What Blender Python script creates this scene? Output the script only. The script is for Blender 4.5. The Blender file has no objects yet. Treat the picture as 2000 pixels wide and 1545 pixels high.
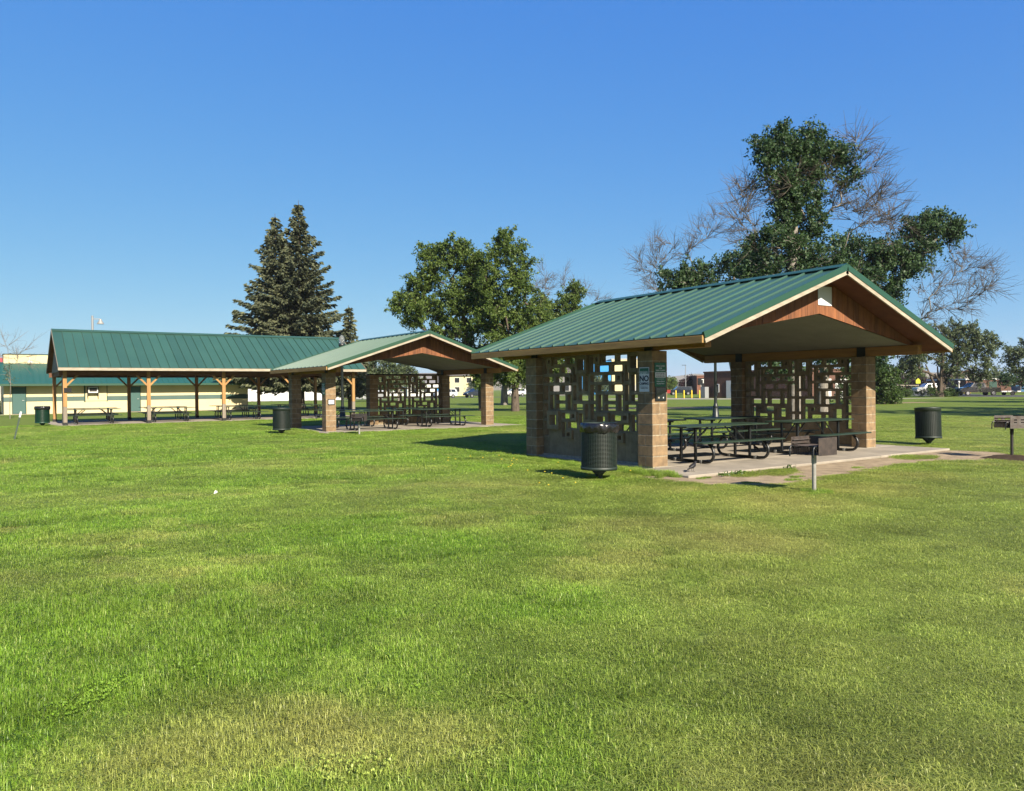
import bpy, math, random
import numpy as np
from mathutils import Vector, Matrix, Euler

R = math.radians
scn = bpy.context.scene
COL = scn.collection

# ------------------------------------------------------------------ camera
YAW, PIT, ROL = 0.605, R(0.47848), R(0.58336)
cam_d = bpy.data.cameras.new('camera'); cam = bpy.data.objects.new('camera', cam_d); COL.objects.link(cam)
cam_d.sensor_fit = 'HORIZONTAL'; cam_d.sensor_width = 36.0; cam_d.lens = 1508.24 / 2000 * 36
cam_d.clip_start = 0.1; cam_d.clip_end = 9000
rt0 = Vector((math.cos(YAW), -math.sin(YAW), 0)); fw0 = Vector((math.sin(YAW), math.cos(YAW), 0)); up0 = Vector((0, 0, 1))
fw = fw0 * math.cos(PIT) - up0 * math.sin(PIT); up1 = fw0 * math.sin(PIT) + up0 * math.cos(PIT)
rt = rt0 * math.cos(ROL) - up1 * math.sin(ROL); upv = rt0 * math.sin(ROL) + up1 * math.cos(ROL)
CAM = Vector((-10.5652, -10.5787, 1.5231))
m = Matrix.Identity(4)
for i in range(3):
    m[i][0] = rt[i]; m[i][1] = upv[i]; m[i][2] = -fw[i]; m[i][3] = CAM[i]
cam.matrix_world = m
scn.camera = cam

# ------------------------------------------------------------------ sky, sun, exposure
SUN_EL, SUN_AZ = R(33.0), R(184.0)          # azimuth clockwise from +Y
world = bpy.data.worlds.new('World'); scn.world = world; world.use_nodes = True
nt = world.node_tree; bg = nt.nodes['Background']
sky = nt.nodes.new('ShaderNodeTexSky'); sky.sky_type = 'NISHITA'; sky.sun_disc = False
sky.sun_elevation = SUN_EL; sky.sun_rotation = SUN_AZ; sky.altitude = 600; sky.air_density = 0.6; sky.dust_density = 1.0; sky.ozone_density = 6.0
# the camera's tone curve on a clear sky: each channel compressed a little, evenly over the whole dome
sep = nt.nodes.new('ShaderNodeSeparateColor'); cmb = nt.nodes.new('ShaderNodeCombineColor'); nt.links.new(sky.outputs[0], sep.inputs[0])
for i, (g_, k_) in enumerate(((1.0, 0.66), (0.60, 0.515), (0.12, 0.48))):
    a_ = nt.nodes.new('ShaderNodeMath'); a_.operation = 'MULTIPLY'; a_.inputs[1].default_value = 0.12; nt.links.new(sep.outputs[i], a_.inputs[0])
    p_ = nt.nodes.new('ShaderNodeMath'); p_.operation = 'POWER'; p_.inputs[1].default_value = g_; nt.links.new(a_.outputs[0], p_.inputs[0])
    q_ = nt.nodes.new('ShaderNodeMath'); q_.operation = 'MULTIPLY'; q_.inputs[1].default_value = k_ * 10; nt.links.new(p_.outputs[0], q_.inputs[0]); nt.links.new(q_.outputs[0], cmb.inputs[i])
nt.links.new(cmb.outputs[0], bg.inputs[0]); bg.inputs[1].default_value = 0.062
sun_d = bpy.data.lights.new('sun', 'SUN'); sun = bpy.data.objects.new('sun', sun_d); COL.objects.link(sun)
sun_d.energy = 4.6; sun_d.angle = R(0.53); sun_d.color = (1.0, 0.90, 0.74)
sdir = Vector((math.sin(SUN_AZ) * math.cos(SUN_EL), math.cos(SUN_AZ) * math.cos(SUN_EL), math.sin(SUN_EL)))
sun.rotation_euler = sdir.to_track_quat('Z', 'Y').to_euler(); sun.location = (0, -40, 40)
vs = scn.view_settings; vs.view_transform = 'Standard'; vs.look = 'None'; vs.exposure = 1.54; vs.gamma = 1.0; vs.use_curve_mapping = False
scn.cycles.max_bounces = 8; scn.cycles.transparent_max_bounces = 8
scn.cycles.use_denoising = True

# ------------------------------------------------------------------ materials
GA = 0.62      # base colours below are multiplied by this one factor (true reflectances are lower than they look in sun)
def dk(c): return tuple(v * GA for v in c)
def sin_(n, *names):
    for k in names:
        if k in n.inputs: return n.inputs[k]
def mat(name, col, rough=0.7, col2=None, scale=3.0, amt=1.0, bump=0.0, bscale=40.0, metal=0.0, spec=0.4, rnd=0.0, stretch=None, detail=6.0, ramp=(0.35, 0.65), coat=0.0, obj_co=False):
    """Principled; base colour mixes col/col2 by noise, rnd varies value per object."""
    col = dk(col); col2 = dk(col2) if col2 else None
    m = bpy.data.materials.new(name); m.use_nodes = True
    t = m.node_tree; N = t.nodes; Lk = t.links
    p = N['Principled BSDF']; p.inputs['Roughness'].default_value = rough; p.inputs['Metallic'].default_value = metal
    p.inputs['Specular IOR Level'].default_value = spec
    if coat: p.inputs['Coat Weight'].default_value = coat
    if obj_co:
        co = N.new('ShaderNodeTexCoord').outputs['Object']
    else:
        co = N.new('ShaderNodeNewGeometry').outputs['Position']
    if stretch:
        mp = N.new('ShaderNodeMapping'); mp.inputs['Scale'].default_value = stretch; Lk.new(co, mp.inputs[0]); co = mp.outputs[0]
    out = None
    if col2 is not None:
        nz = N.new('ShaderNodeTexNoise'); nz.inputs['Scale'].default_value = scale; nz.inputs['Detail'].default_value = detail; nz.inputs['Roughness'].default_value = 0.65
        Lk.new(co, nz.inputs['Vector'])
        rp = N.new('ShaderNodeValToRGB'); rp.color_ramp.elements[0].position = ramp[0]; rp.color_ramp.elements[1].position = ramp[1]
        rp.color_ramp.elements[0].color = (*col, 1); rp.color_ramp.elements[1].color = (*[col[i] * (1 - amt) + col2[i] * amt for i in range(3)], 1)
        Lk.new(nz.outputs[0], rp.inputs[0]); out = rp.outputs[0]
    else:
        p.inputs['Base Color'].default_value = (*col, 1)
        if rnd:
            rg = N.new('ShaderNodeRGB'); rg.outputs[0].default_value = (*col, 1); out = rg.outputs[0]
    if rnd:
        oi = N.new('ShaderNodeObjectInfo'); mr = N.new('ShaderNodeMapRange'); mr.inputs['To Min'].default_value = 1 - rnd; mr.inputs['To Max'].default_value = 1 + rnd
        Lk.new(oi.outputs['Random'], mr.inputs[0])
        hs = N.new('ShaderNodeHueSaturation'); Lk.new(mr.outputs[0], hs.inputs['Value']); Lk.new(out, hs.inputs['Color']); out = hs.outputs[0]
    if out is not None: Lk.new(out, p.inputs['Base Color'])
    if bump:
        nb = N.new('ShaderNodeTexNoise'); nb.inputs['Scale'].default_value = bscale; nb.inputs['Detail'].default_value = 5
        Lk.new(co, nb.inputs['Vector'])
        b = N.new('ShaderNodeBump'); b.inputs['Strength'].default_value = bump; b.inputs['Distance'].default_value = 0.02
        Lk.new(nb.outputs[0], b.inputs['Height']); Lk.new(b.outputs[0], p.inputs['Normal'])
    return m

def leaf_mat(name, dark, light, trans=0.3, scale=0.8, rough=0.55, tint=None):
    dark, light = dk(dark), dk(light)
    m = bpy.data.materials.new(name); m.use_nodes = True
    t = m.node_tree; N = t.nodes; Lk = t.links; N.remove(N['Principled BSDF'])
    g = N.new('ShaderNodeNewGeometry'); at_ = N.new('ShaderNodeAttribute'); at_.attribute_name = 'rnd'
    nz = N.new('ShaderNodeTexNoise'); nz.inputs['Scale'].default_value = scale; nz.inputs['Detail'].default_value = 3
    Lk.new(g.outputs['Position'], nz.inputs['Vector'])
    mx = N.new('ShaderNodeMath'); mx.operation = 'MULTIPLY_ADD'; mx.inputs[1].default_value = 0.55; Lk.new(at_.outputs['Fac'], mx.inputs[0])
    m2 = N.new('ShaderNodeMath'); m2.operation = 'MULTIPLY_ADD'; m2.inputs[1].default_value = 0.9; m2.inputs[2].default_value = -0.22; Lk.new(nz.outputs[0], m2.inputs[0])
    Lk.new(m2.outputs[0], mx.inputs[2])
    rp = N.new('ShaderNodeValToRGB'); e = rp.color_ramp.elements; e[0].position = 0.15; e[1].position = 0.85
    e[0].color = (*dark, 1); e[1].color = (*light, 1)
    if tint:
        k = e.new(0.97); k.color = (*tint, 1)
    Lk.new(mx.outputs[0], rp.inputs[0])
    p = N.new('ShaderNodeBsdfPrincipled'); p.inputs['Roughness'].default_value = rough; p.inputs['Specular IOR Level'].default_value = 0.35
    tr = N.new('ShaderNodeBsdfTranslucent'); ms = N.new('ShaderNodeMixShader'); ms.inputs[0].default_value = trans
    Lk.new(rp.outputs[0], p.inputs['Base Color']); Lk.new(rp.outputs[0], tr.inputs['Color'])
    Lk.new(p.outputs[0], ms.inputs[1]); Lk.new(tr.outputs[0], ms.inputs[2]); Lk.new(ms.outputs[0], N['Material Output'].inputs[0])
    return m

M = {}
M['block'] = mat('concrete_block', (0.355, 0.24, 0.132), 0.92, (0.205, 0.145, 0.088), 6.0, 1.0, 0.35, 90, rnd=0.16, spec=0.2)
M['screen'] = mat('screen_block', (0.33, 0.25, 0.155), 0.94, (0.22, 0.165, 0.10), 5.0, 1.0, 0.3, 90, rnd=0.14, spec=0.2)
M['mortar'] = mat('mortar', (0.52, 0.44, 0.31), 0.95, (0.25, 0.22, 0.17), 12, 1, 0.3, 120, spec=0.1)
M['slab'] = mat('concrete_slab', (0.44, 0.385, 0.31), 0.9, (0.30, 0.265, 0.215), 1.3, 1, 0.15, 60, spec=0.2)
M['glulam'] = mat('beam_wood', (0.44, 0.22, 0.055), 0.75, (0.30, 0.145, 0.04), 2.2, 1, 0.15, 30, stretch=(6, 0.5, 6))
M['fascia'] = mat('fascia_wood', (0.50, 0.30, 0.095), 0.8, (0.30, 0.175, 0.06), 2.5, 1, 0.15, 30, stretch=(5, 0.5, 5))
M['rake_white'] = mat('pale_wood', (0.50, 0.44, 0.34), 0.8, (0.34, 0.29, 0.215), 3, 1, 0.1, 40, stretch=(1, 4, 4))
M['plywood'] = mat('stained_plywood', (0.31, 0.115, 0.042), 0.8, (0.15, 0.055, 0.022), 3.0, 1, 0.2, 40, rnd=0.14, stretch=(3, 3, 0.4))
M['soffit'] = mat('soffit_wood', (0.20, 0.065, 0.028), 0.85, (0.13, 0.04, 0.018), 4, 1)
M['green_roof'] = mat('green_steel', (0.043, 0.116, 0.080), 0.42, (0.033, 0.095, 0.066), 0.9, 1, 0.05, 1.6, spec=0.5, rnd=0.09, ramp=(0.25, 0.75))
M['green_trim'] = mat('green_trim', (0.022, 0.080, 0.044), 0.4, spec=0.5)
M['ceiling'] = mat('ceiling_white', (0.27, 0.265, 0.225), 0.6, (0.215, 0.21, 0.18), 1.5, 1)
M['black'] = mat('black_steel', (0.012, 0.013, 0.013), 0.38, spec=0.5)
M['bracket'] = mat('black_bracket', (0.008, 0.008, 0.008), 0.6)
M['table_green'] = mat('table_green', (0.016, 0.040, 0.022), 0.42, (0.030, 0.056, 0.036), 9, 1, spec=0.5)
M['can_green'] = mat('can_green', (0.009, 0.023, 0.015), 0.55, (0.022, 0.034, 0.026), 9, 1, spec=0.5)
M['can_bright'] = mat('can_bright', (0.008, 0.055, 0.028), 0.42, spec=0.5)
M['bag'] = mat('bin_bag', (0.010, 0.010, 0.012), 0.22, spec=0.6)
M['liner'] = mat('can_liner', (0.004, 0.005, 0.005), 0.7)
M['rust'] = mat('rusty_grill', (0.075, 0.055, 0.045), 0.8, (0.035, 0.027, 0.024), 14, 1, 0.3, 80)
M['rust2'] = mat('grey_grill', (0.13, 0.118, 0.105), 0.75, (0.075, 0.052, 0.042), 9, 1, 0.3, 80)
M['soot'] = mat('soot_steel', (0.018, 0.018, 0.019), 0.7, (0.03, 0.025, 0.02), 20, 1)
M['galv'] = mat('galvanised', (0.46, 0.46, 0.43), 0.5, (0.32, 0.31, 0.28), 10, 1, metal=0.3)
M['post_wood'] = mat('post_wood', (0.50, 0.28, 0.095), 0.75, (0.36, 0.19, 0.065), 2.0, 1, 0.15, 30, stretch=(5, 5, 0.4), rnd=0.08)
M['post_grey'] = mat('weathered_wood', (0.34, 0.29, 0.22), 0.85, (0.22, 0.18, 0.14), 2.0, 1, 0.2, 40, stretch=(8, 8, 0.4))
M['frame_wood'] = mat('frame_wood', (0.22, 0.10, 0.045), 0.8, (0.14, 0.06, 0.028), 2.0, 1, 0.15, 30)
M['bark'] = mat('bark', (0.15, 0.115, 0.085), 0.95, (0.075, 0.055, 0.04), 5, 1, 0.8, 14, stretch=(3, 3, 0.6))
M['bark_pale'] = mat('bark_pale', (0.34, 0.31, 0.27), 0.95, (0.17, 0.15, 0.125), 5, 1, 0.8, 14, stretch=(3, 3, 0.6))
M['deadwood'] = mat('dead_twigs', (0.165, 0.135, 0.10), 0.95, (0.09, 0.072, 0.055), 3, 1)
M['cream'] = mat('cream_paint', (0.78, 0.66, 0.38), 0.85, (0.70, 0.60, 0.35), 0.7, 1)
M['band'] = mat('green_grey_band', (0.10, 0.16, 0.14), 0.8, (0.085, 0.14, 0.125), 1, 1)
M['door_green'] = mat('green_door', (0.045, 0.12, 0.105), 0.6)
M['darkgreen'] = mat('dark_green_paint', (0.012, 0.06, 0.042), 0.6)
M['teal_roof'] = mat('teal_roof', (0.018, 0.095, 0.078), 0.45, (0.022, 0.105, 0.084), 0.8, 1)
M['white'] = mat('white_paint', (0.78, 0.78, 0.75), 0.6)
M['offwhite'] = mat('offwhite_paint', (0.62, 0.60, 0.55), 0.7, (0.52, 0.5, 0.46), 0.5, 1)
M['glass'] = mat('dark_glass', (0.02, 0.025, 0.03), 0.08, spec=0.8)
M['brick'] = mat('brick_wall', (0.26, 0.115, 0.075), 0.9, (0.18, 0.075, 0.05), 6, 1)
M['brick_dark'] = mat('brown_brick', (0.17, 0.085, 0.058), 0.9, (0.11, 0.055, 0.038), 6, 1)
M['blue_wall'] = mat('blue_siding', (0.03, 0.30, 0.72), 0.6)
M['grey_side'] = mat('grey_siding', (0.26, 0.25, 0.25), 0.8, (0.22, 0.21, 0.21), 1, 1)
M['shingle'] = mat('shingles', (0.15, 0.13, 0.115), 0.9, (0.10, 0.09, 0.08), 2, 1)
M['asphalt'] = mat('asphalt', (0.085, 0.083, 0.08), 0.9, (0.065, 0.063, 0.06), 1.5, 1)
M['path'] = mat('pale_concrete', (0.42, 0.38, 0.31), 0.9, (0.34, 0.30, 0.25), 0.8, 1)
M['infield'] = mat('infield_dirt', (0.36, 0.235, 0.135), 0.95, (0.29, 0.18, 0.10), 0.7, 1)
M['dirt'] = mat('bare_dirt', (0.47, 0.37, 0.25), 0.97, (0.29, 0.225, 0.15), 3.2, 1, 0.6, 30, spec=0.1)
M['soil'] = mat('dark_soil', (0.09, 0.062, 0.042), 0.97, (0.05, 0.035, 0.024), 12, 1, 0.6, 60, spec=0.1)
M['yellow'] = mat('yellow_paint', (0.80, 0.58, 0.03), 0.6)
M['sign_yellow'] = mat('sign_yellow', (0.78, 0.85, 0.02), 0.5)
M['sign_white'] = mat('sign_white', (0.74, 0.76, 0.78), 0.45)
M['sign_green'] = mat('sign_green', (0.008, 0.13, 0.065), 0.45)
M['ink'] = mat('sign_ink', (0.010, 0.012, 0.035), 0.5)
M['plate'] = mat('black_plate', (0.012, 0.012, 0.014), 0.25, spec=0.6)
M['lampblack'] = mat('lamp_black', (0.012, 0.018, 0.018), 0.45, spec=0.5)
M['feather'] = mat('black_feathers', (0.012, 0.011, 0.014), 0.5, (0.02, 0.018, 0.022), 40, 1)
M['feather_br'] = mat('brown_feathers', (0.07, 0.045, 0.03), 0.7, (0.04, 0.026, 0.02), 40, 1)
M['car_silver'] = mat('silver_car_paint', (0.55, 0.56, 0.58), 0.3, metal=0.4, coat=0.5)
M['car_black'] = mat('black_car_paint', (0.012, 0.013, 0.016), 0.2, coat=0.6)
M['car_navy'] = mat('dark_car_paint', (0.02, 0.026, 0.036), 0.2, coat=0.6)
M['car_white'] = mat('white_car_paint', (0.74, 0.74, 0.74), 0.3, coat=0.5)
M['car_red'] = mat('red_car_paint', (0.35, 0.04, 0.03), 0.3, coat=0.5)
M['tyre'] = mat('tyre_rubber', (0.012, 0.012, 0.012), 0.85)
M['rim'] = mat('wheel_rim', (0.45, 0.45, 0.46), 0.35, metal=0.6)
M['red_light'] = mat('tail_light', (0.4, 0.01, 0.01), 0.3)
M['dumpster'] = mat('blue_dumpster', (0.03, 0.14, 0.30), 0.6)
M['redroof'] = mat('red_roof', (0.55, 0.10, 0.075), 0.6)
M['stake'] = mat('green_stake', (0.03, 0.06, 0.04), 0.6)
M['hill'] = mat('dry_hill', (0.33, 0.255, 0.155), 1.0, (0.19, 0.175, 0.10), 0.012, 1, detail=8)
M['fence'] = mat('grey_fence', (0.30, 0.31, 0.32), 0.6)
M['globe'] = mat('lamp_globe', (0.60, 0.62, 0.62), 0.12, spec=0.6)
M['globe'].node_tree.nodes['Principled BSDF'].inputs['Transmission Weight'].default_value = 0.75; M['globe'].node_tree.nodes['Principled BSDF'].inputs['IOR'].default_value = 1.08
M['leaf_maple'] = leaf_mat('maple_leaves', (0.068, 0.130, 0.026), (0.225, 0.315, 0.062), 0.45)
M['leaf_ash'] = leaf_mat('ash_leaves', (0.028, 0.066, 0.028), (0.100, 0.180, 0.058), 0.36)
M['leaf_grey'] = leaf_mat('greygreen_leaves', (0.060, 0.095, 0.036), (0.185, 0.235, 0.100), 0.36)
M['leaf_bush'] = leaf_mat('bush_leaves', (0.035, 0.075, 0.016), (0.110, 0.185, 0.035), 0.3, 1.5)
M['leaf_purple'] = leaf_mat('purple_leaves', (0.030, 0.012, 0.016), (0.070, 0.032, 0.034), 0.2)
M['needles'] = leaf_mat('spruce_needles', (0.050, 0.074, 0.044), (0.215, 0.228, 0.115), 0.26, 1.1, 0.7)
M['weed'] = leaf_mat('weeds', (0.045, 0.095, 0.015), (0.12, 0.22, 0.03), 0.3, 4)

# grass: one colour rule in world space shared by the turf sheet and its blades
def grass_color(N, Lk, blade):
    g = N.new('ShaderNodeNewGeometry')
    def noise(sc, det=4, vec=None, dist=0.0):
        n = N.new('ShaderNodeTexNoise'); n.inputs['Scale'].default_value = sc; n.inputs['Detail'].default_value = det; n.inputs['Distortion'].default_value = dist
        Lk.new(vec or g.outputs['Position'], n.inputs['Vector']); return n.outputs[0]
    def ramp(src, p0, p1):
        r = N.new('ShaderNodeMapRange'); r.inputs[1].default_value = p0; r.inputs[2].default_value = p1; Lk.new(src, r.inputs[0]); return r.outputs[0]
    def mix(f, a, b):
        x = N.new('ShaderNodeMix'); x.data_type = 'RGBA'
        if hasattr(f, 'links') or not isinstance(f, float): Lk.new(f, x.inputs[0])
        else: x.inputs[0].default_value = f
        for s, v in ((6, a), (7, b)):
            if isinstance(v, tuple): x.inputs[s].default_value = (*dk(v), 1)
            else: Lk.new(v, x.inputs[s])
        return x.outputs[2]
    big = ramp(noise(0.22, 3), 0.42, 0.60)          # lush or tired, metres across
    mid = ramp(noise(0.9, 5), 0.40, 0.68)
    dry = ramp(noise(0.42, 6, dist=0.4), 0.60, 0.74)
    c = mix(big, (0.185, 0.245, 0.042), (0.140, 0.225, 0.028))
    c = mix(mid, c, (0.205, 0.250, 0.052))
    if blade:
        def inst(nm):
            a = N.new('ShaderNodeAttribute'); a.attribute_type = 'INSTANCER'; a.attribute_name = nm; return a.outputs['Fac']
        lu = ramp(inst('lush'), 0.30, 0.75)
        c = mix(lu, (0.290, 0.385, 0.066), (0.205, 0.365, 0.032))
        sm = N.new('ShaderNodeMath'); sm.operation = 'MULTIPLY'; sm.inputs[1].default_value = 0.35; Lk.new(mid, sm.inputs[0])
        c = mix(sm.outputs[0], c, (0.27, 0.37, 0.06))
        c = mix(inst('dry'), c, (0.54, 0.51, 0.155))
    else:
        c = mix(dry, c, (0.30, 0.285, 0.085))
    if blade:
        a = N.new('ShaderNodeAttribute'); a.attribute_name = 'rnd'
        pale = ramp(a.outputs['Fac'], 0.86, 1.05)
        c = mix(pale, c, (0.42, 0.42, 0.15))
        tn = N.new('ShaderNodeHueSaturation'); Lk.new(inst('tone'), tn.inputs['Value']); Lk.new(c, tn.inputs['Color']); c = tn.outputs[0]
        h = N.new('ShaderNodeHueSaturation'); mr = N.new('ShaderNodeMapRange'); mr.inputs[3].default_value = 0.55; mr.inputs[4].default_value = 1.5
        Lk.new(a.outputs['Fac'], mr.inputs[0]); Lk.new(mr.outputs[0], h.inputs['Value']); Lk.new(c, h.inputs['Color']); c = h.outputs[0]
    else:
        f = ramp(noise(9.0, 6), 0.3, 0.7)
        c = mix(f, c, (0.120, 0.175, 0.030))
    return c, g
def grass_mats():
    m = bpy.data.materials.new('turf'); m.use_nodes = True; N = m.node_tree.nodes; Lk = m.node_tree.links
    p = N['Principled BSDF']; p.inputs['Roughness'].default_value = 0.9; p.inputs['Specular IOR Level'].default_value = 0.1
    c, g = grass_color(N, Lk, False); Lk.new(c, p.inputs['Base Color'])
    nb = N.new('ShaderNodeTexNoise'); nb.inputs['Scale'].default_value = 14; nb.inputs['Detail'].default_value = 6; Lk.new(g.outputs['Position'], nb.inputs['Vector'])
    b = N.new('ShaderNodeBump'); b.inputs['Strength'].default_value = 0.8; b.inputs['Distance'].default_value = 0.05; Lk.new(nb.outputs[0], b.inputs['Height']); Lk.new(b.outputs[0], p.inputs['Normal'])
    M['turf'] = m
    m = bpy.data.materials.new('grass_blades'); m.use_nodes = True; N = m.node_tree.nodes; Lk = m.node_tree.links
    p = N['Principled BSDF']; p.inputs['Roughness'].default_value = 0.42; p.inputs['Specular IOR Level'].default_value = 0.35
    c, g = grass_color(N, Lk, True); Lk.new(c, p.inputs['Base Color'])
    tr = N.new('ShaderNodeBsdfTranslucent'); Lk.new(c, tr.inputs['Color']); ms = N.new('ShaderNodeMixShader'); ms.inputs[0].default_value = 0.42
    Lk.new(p.outputs[0], ms.inputs[1]); Lk.new(tr.outputs[0], ms.inputs[2]); Lk.new(ms.outputs[0], N['Material Output'].inputs[0])
    M['grass'] = m
grass_mats()

# ------------------------------------------------------------------ object helpers
def tag(o, label=None, cat=None, group=None, kind=None):
    if label: o['label'] = label
    if cat: o['category'] = cat
    if group: o['group'] = group
    if kind: o['kind'] = kind
    return o
def empty(name, loc=(0, 0, 0), rz=0.0):
    o = bpy.data.objects.new(name, None); COL.objects.link(o); o.location = loc; o.rotation_euler = (0, 0, rz); o.empty_display_size = 0.3
    return o
def link(name, me, parent=None, loc=(0, 0, 0), rot=(0, 0, 0), scale=None):
    o = bpy.data.objects.new(name, me); COL.objects.link(o); o.parent = parent; o.location = loc; o.rotation_euler = rot
    if scale: o.scale = scale
    return o
def copy_tree(o, parent=None):
    c = o.copy(); COL.objects.link(c); c.parent = parent
    for ch in list(o.children): copy_tree(ch, c)
    return c

class MB:
    def __init__(s): s.v = []; s.f = []; s.sm = []
    def add(s, vs, fs, smooth=False):
        k = len(s.v); s.v += [tuple(p) for p in vs]; s.f += [tuple(i + k for i in f) for f in fs]; s.sm += [smooth] * len(fs); return s
    def box(s, x0, x1, y0, y1, z0, z1, bev=0.0):
        if bev <= 0:
            v = [(x, y, z) for z in (z0, z1) for y in (y0, y1) for x in (x0, x1)]
            return s.add(v, [(0, 2, 3, 1), (4, 5, 7, 6), (0, 1, 5, 4), (2, 6, 7, 3), (0, 4, 6, 2), (1, 3, 7, 5)])
        b = bev; lo = (x0, y0, z0); hi = (x1, y1, z1); v = []; ix = {}
        for cx in (0, 1):
            for cy in (0, 1):
                for cz in (0, 1):
                    c = (cx, cy, cz)
                    for ax in range(3):
                        p = []
                        for a in range(3):
                            base = hi[a] if c[a] else lo[a]
                            if a != ax: base += -b if c[a] else b
                            p.append(base)
                        ix[(c, ax)] = len(v); v.append(p)
        f = []
        for ax in range(3):
            o1, o2 = [a for a in range(3) if a != ax]
            for side in (0, 1):
                q = []
                for (i, j) in ((0, 0), (1, 0), (1, 1), (0, 1)):
                    c = [0, 0, 0]; c[ax] = side; c[o1] = i; c[o2] = j; q.append(ix[(tuple(c), ax)])
                flip = (side == 0) != (ax == 1)
                f.append(tuple(q[::-1]) if flip else tuple(q))
        for ax in range(3):
            o1, o2 = [a for a in range(3) if a != ax]
            for i in (0, 1):
                for j in (0, 1):
                    c0 = [0, 0, 0]; c1 = [0, 0, 0]; c0[o1] = c1[o1] = i; c0[o2] = c1[o2] = j; c1[ax] = 1
                    f.append((ix[(tuple(c0), o1)], ix[(tuple(c0), o2)], ix[(tuple(c1), o2)], ix[(tuple(c1), o1)]))
        for cx in (0, 1):
            for cy in (0, 1):
                for cz in (0, 1):
                    f.append(tuple(ix[((cx, cy, cz), a)] for a in range(3)))
        return s.add(v, f)
    def obox(s, c, half, rot=None):
        """oriented box: centre, half sizes, Matrix 3x3"""
        rot = rot or Matrix.Identity(3); c = Vector(c)
        v = [c + rot @ Vector((x * half[0], y * half[1], z * half[2])) for z in (-1, 1) for y in (-1, 1) for x in (-1, 1)]
        return s.add(v, [(0, 2, 3, 1), (4, 5, 7, 6), (0, 1, 5, 4), (2, 6, 7, 3), (0, 4, 6, 2), (1, 3, 7, 5)])
    def bar(s, a, b, w, h, up=(0, 0, 1)):
        a = Vector(a); b = Vector(b); d = (b - a); L = d.length; d.normalize(); u = Vector(up)
        if abs(d.dot(u)) > 0.98: u = Vector((0, 1, 0))
        x = d.cross(u).normalized(); z = x.cross(d).normalized()
        rot = Matrix((x, d, z)).transposed()
        return s.obox((a + b) / 2, (w / 2, L / 2, h / 2), rot)
    def tube(s, path, r, n=8, cap=True, smooth=True):
        P = [Vector(p) for p in path]; k = len(P)
        rs = r if isinstance(r, (list, tuple)) else [r] * k
        v = []; px = None
        for i in range(k):
            d = (P[min(i + 1, k - 1)] - P[max(i - 1, 0)]).normalized()
            if px is None:
                px = d.cross(Vector((0, 0, 1)))
                if px.length < 1e-3: px = d.cross(Vector((0, 1, 0)))
            px = (px - d * px.dot(d))
            if px.length < 1e-5: px = d.cross(Vector((1, 0, 0.3)))
            px.normalize(); py = d.cross(px)
            for j in range(n):
                a = 2 * math.pi * j / n; v.append(P[i] + (px * math.cos(a) + py * math.sin(a)) * rs[i])
        f = [(i * n + j, i * n + (j + 1) % n, (i + 1) * n + (j + 1) % n, (i + 1) * n + j) for i in range(k - 1) for j in range(n)]
        s.add(v, f, smooth)
        if cap:
            s.add(v[:n], [tuple(range(n))[::-1]]); s.add(v[-n:], [tuple(range(n))])
        return s
    def lathe(s, prof, n=24, c=(0, 0), smooth=True, cap=False):
        v = [(c[0] + r * math.cos(2 * math.pi * j / n), c[1] + r * math.sin(2 * math.pi * j / n), z) for r, z in prof for j in range(n)]
        f = [(i * n + j, i * n + (j + 1) % n, (i + 1) * n + (j + 1) % n, (i + 1) * n + j) for i in range(len(prof) - 1) for j in range(n)]
        s.add(v, f, smooth)
        if cap:
            s.add(v[:n], [tuple(range(n))[::-1]]); s.add(v[-n:], [tuple(range(n))])
        return s
    def prism(s, poly, y0, y1):
        """polygon in XZ extruded along Y"""
        n = len(poly); v = [(x, y0, z) for x, z in poly] + [(x, y1, z) for x, z in poly]
        return s.add(v, [tuple(range(n)), tuple(range(2 * n - 1, n - 1, -1))] + [(i, i + n, (i + 1) % n + n, (i + 1) % n) for i in range(n)])
    def mesh(s, name, m):
        me = bpy.data.meshes.new(name); me.from_pydata(s.v, [], s.f); me.materials.append(m)
        me.polygons.foreach_set('use_smooth', s.sm); me.validate(); me.update(); return me
    def build(s, name, m, parent=None, loc=(0, 0, 0), rot=(0, 0, 0)):
        return link(name, s.mesh(name, m), parent, loc, rot)

def fast_mesh(name, verts, faces_flat, nper, m, rnd=None):
    me = bpy.data.meshes.new(name); nv = len(verts); nf = len(faces_flat) // nper
    me.vertices.add(nv); me.vertices.foreach_set('co', np.asarray(verts, dtype=np.float32).ravel())
    me.loops.add(nf * nper); me.loops.foreach_set('vertex_index', np.asarray(faces_flat, dtype=np.int32))
    me.polygons.add(nf); me.polygons.foreach_set('loop_start', np.arange(0, nf * nper, nper, dtype=np.int32))
    try: me.polygons.foreach_set('loop_total', np.full(nf, nper, dtype=np.int32))
    except Exception: pass
    me.materials.append(m); me.update(calc_edges=True)
    if rnd is not None:
        a = me.attributes.new('rnd', 'FLOAT', 'POINT'); a.data.foreach_set('value', np.asarray(rnd, dtype=np.float32))
    return me
def text_mesh(body, size, m, depth=0.001, align='CENTER', bold=0.0):
    cu = bpy.data.curves.new('txt', 'FONT'); cu.body = body; cu.size = size; cu.align_x = align; cu.align_y = 'CENTER'; cu.extrude = depth; cu.offset = bold
    o = bpy.data.objects.new('txt', cu); COL.objects.link(o)
    dg = bpy.context.evaluated_depsgraph_get(); me = bpy.data.meshes.new_from_object(o.evaluated_get(dg))
    bpy.data.objects.remove(o); bpy.data.curves.remove(cu)
    me.materials.clear(); me.materials.append(m); return me

GZ = -0.05            # turf level; slab tops lie at 0
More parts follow.
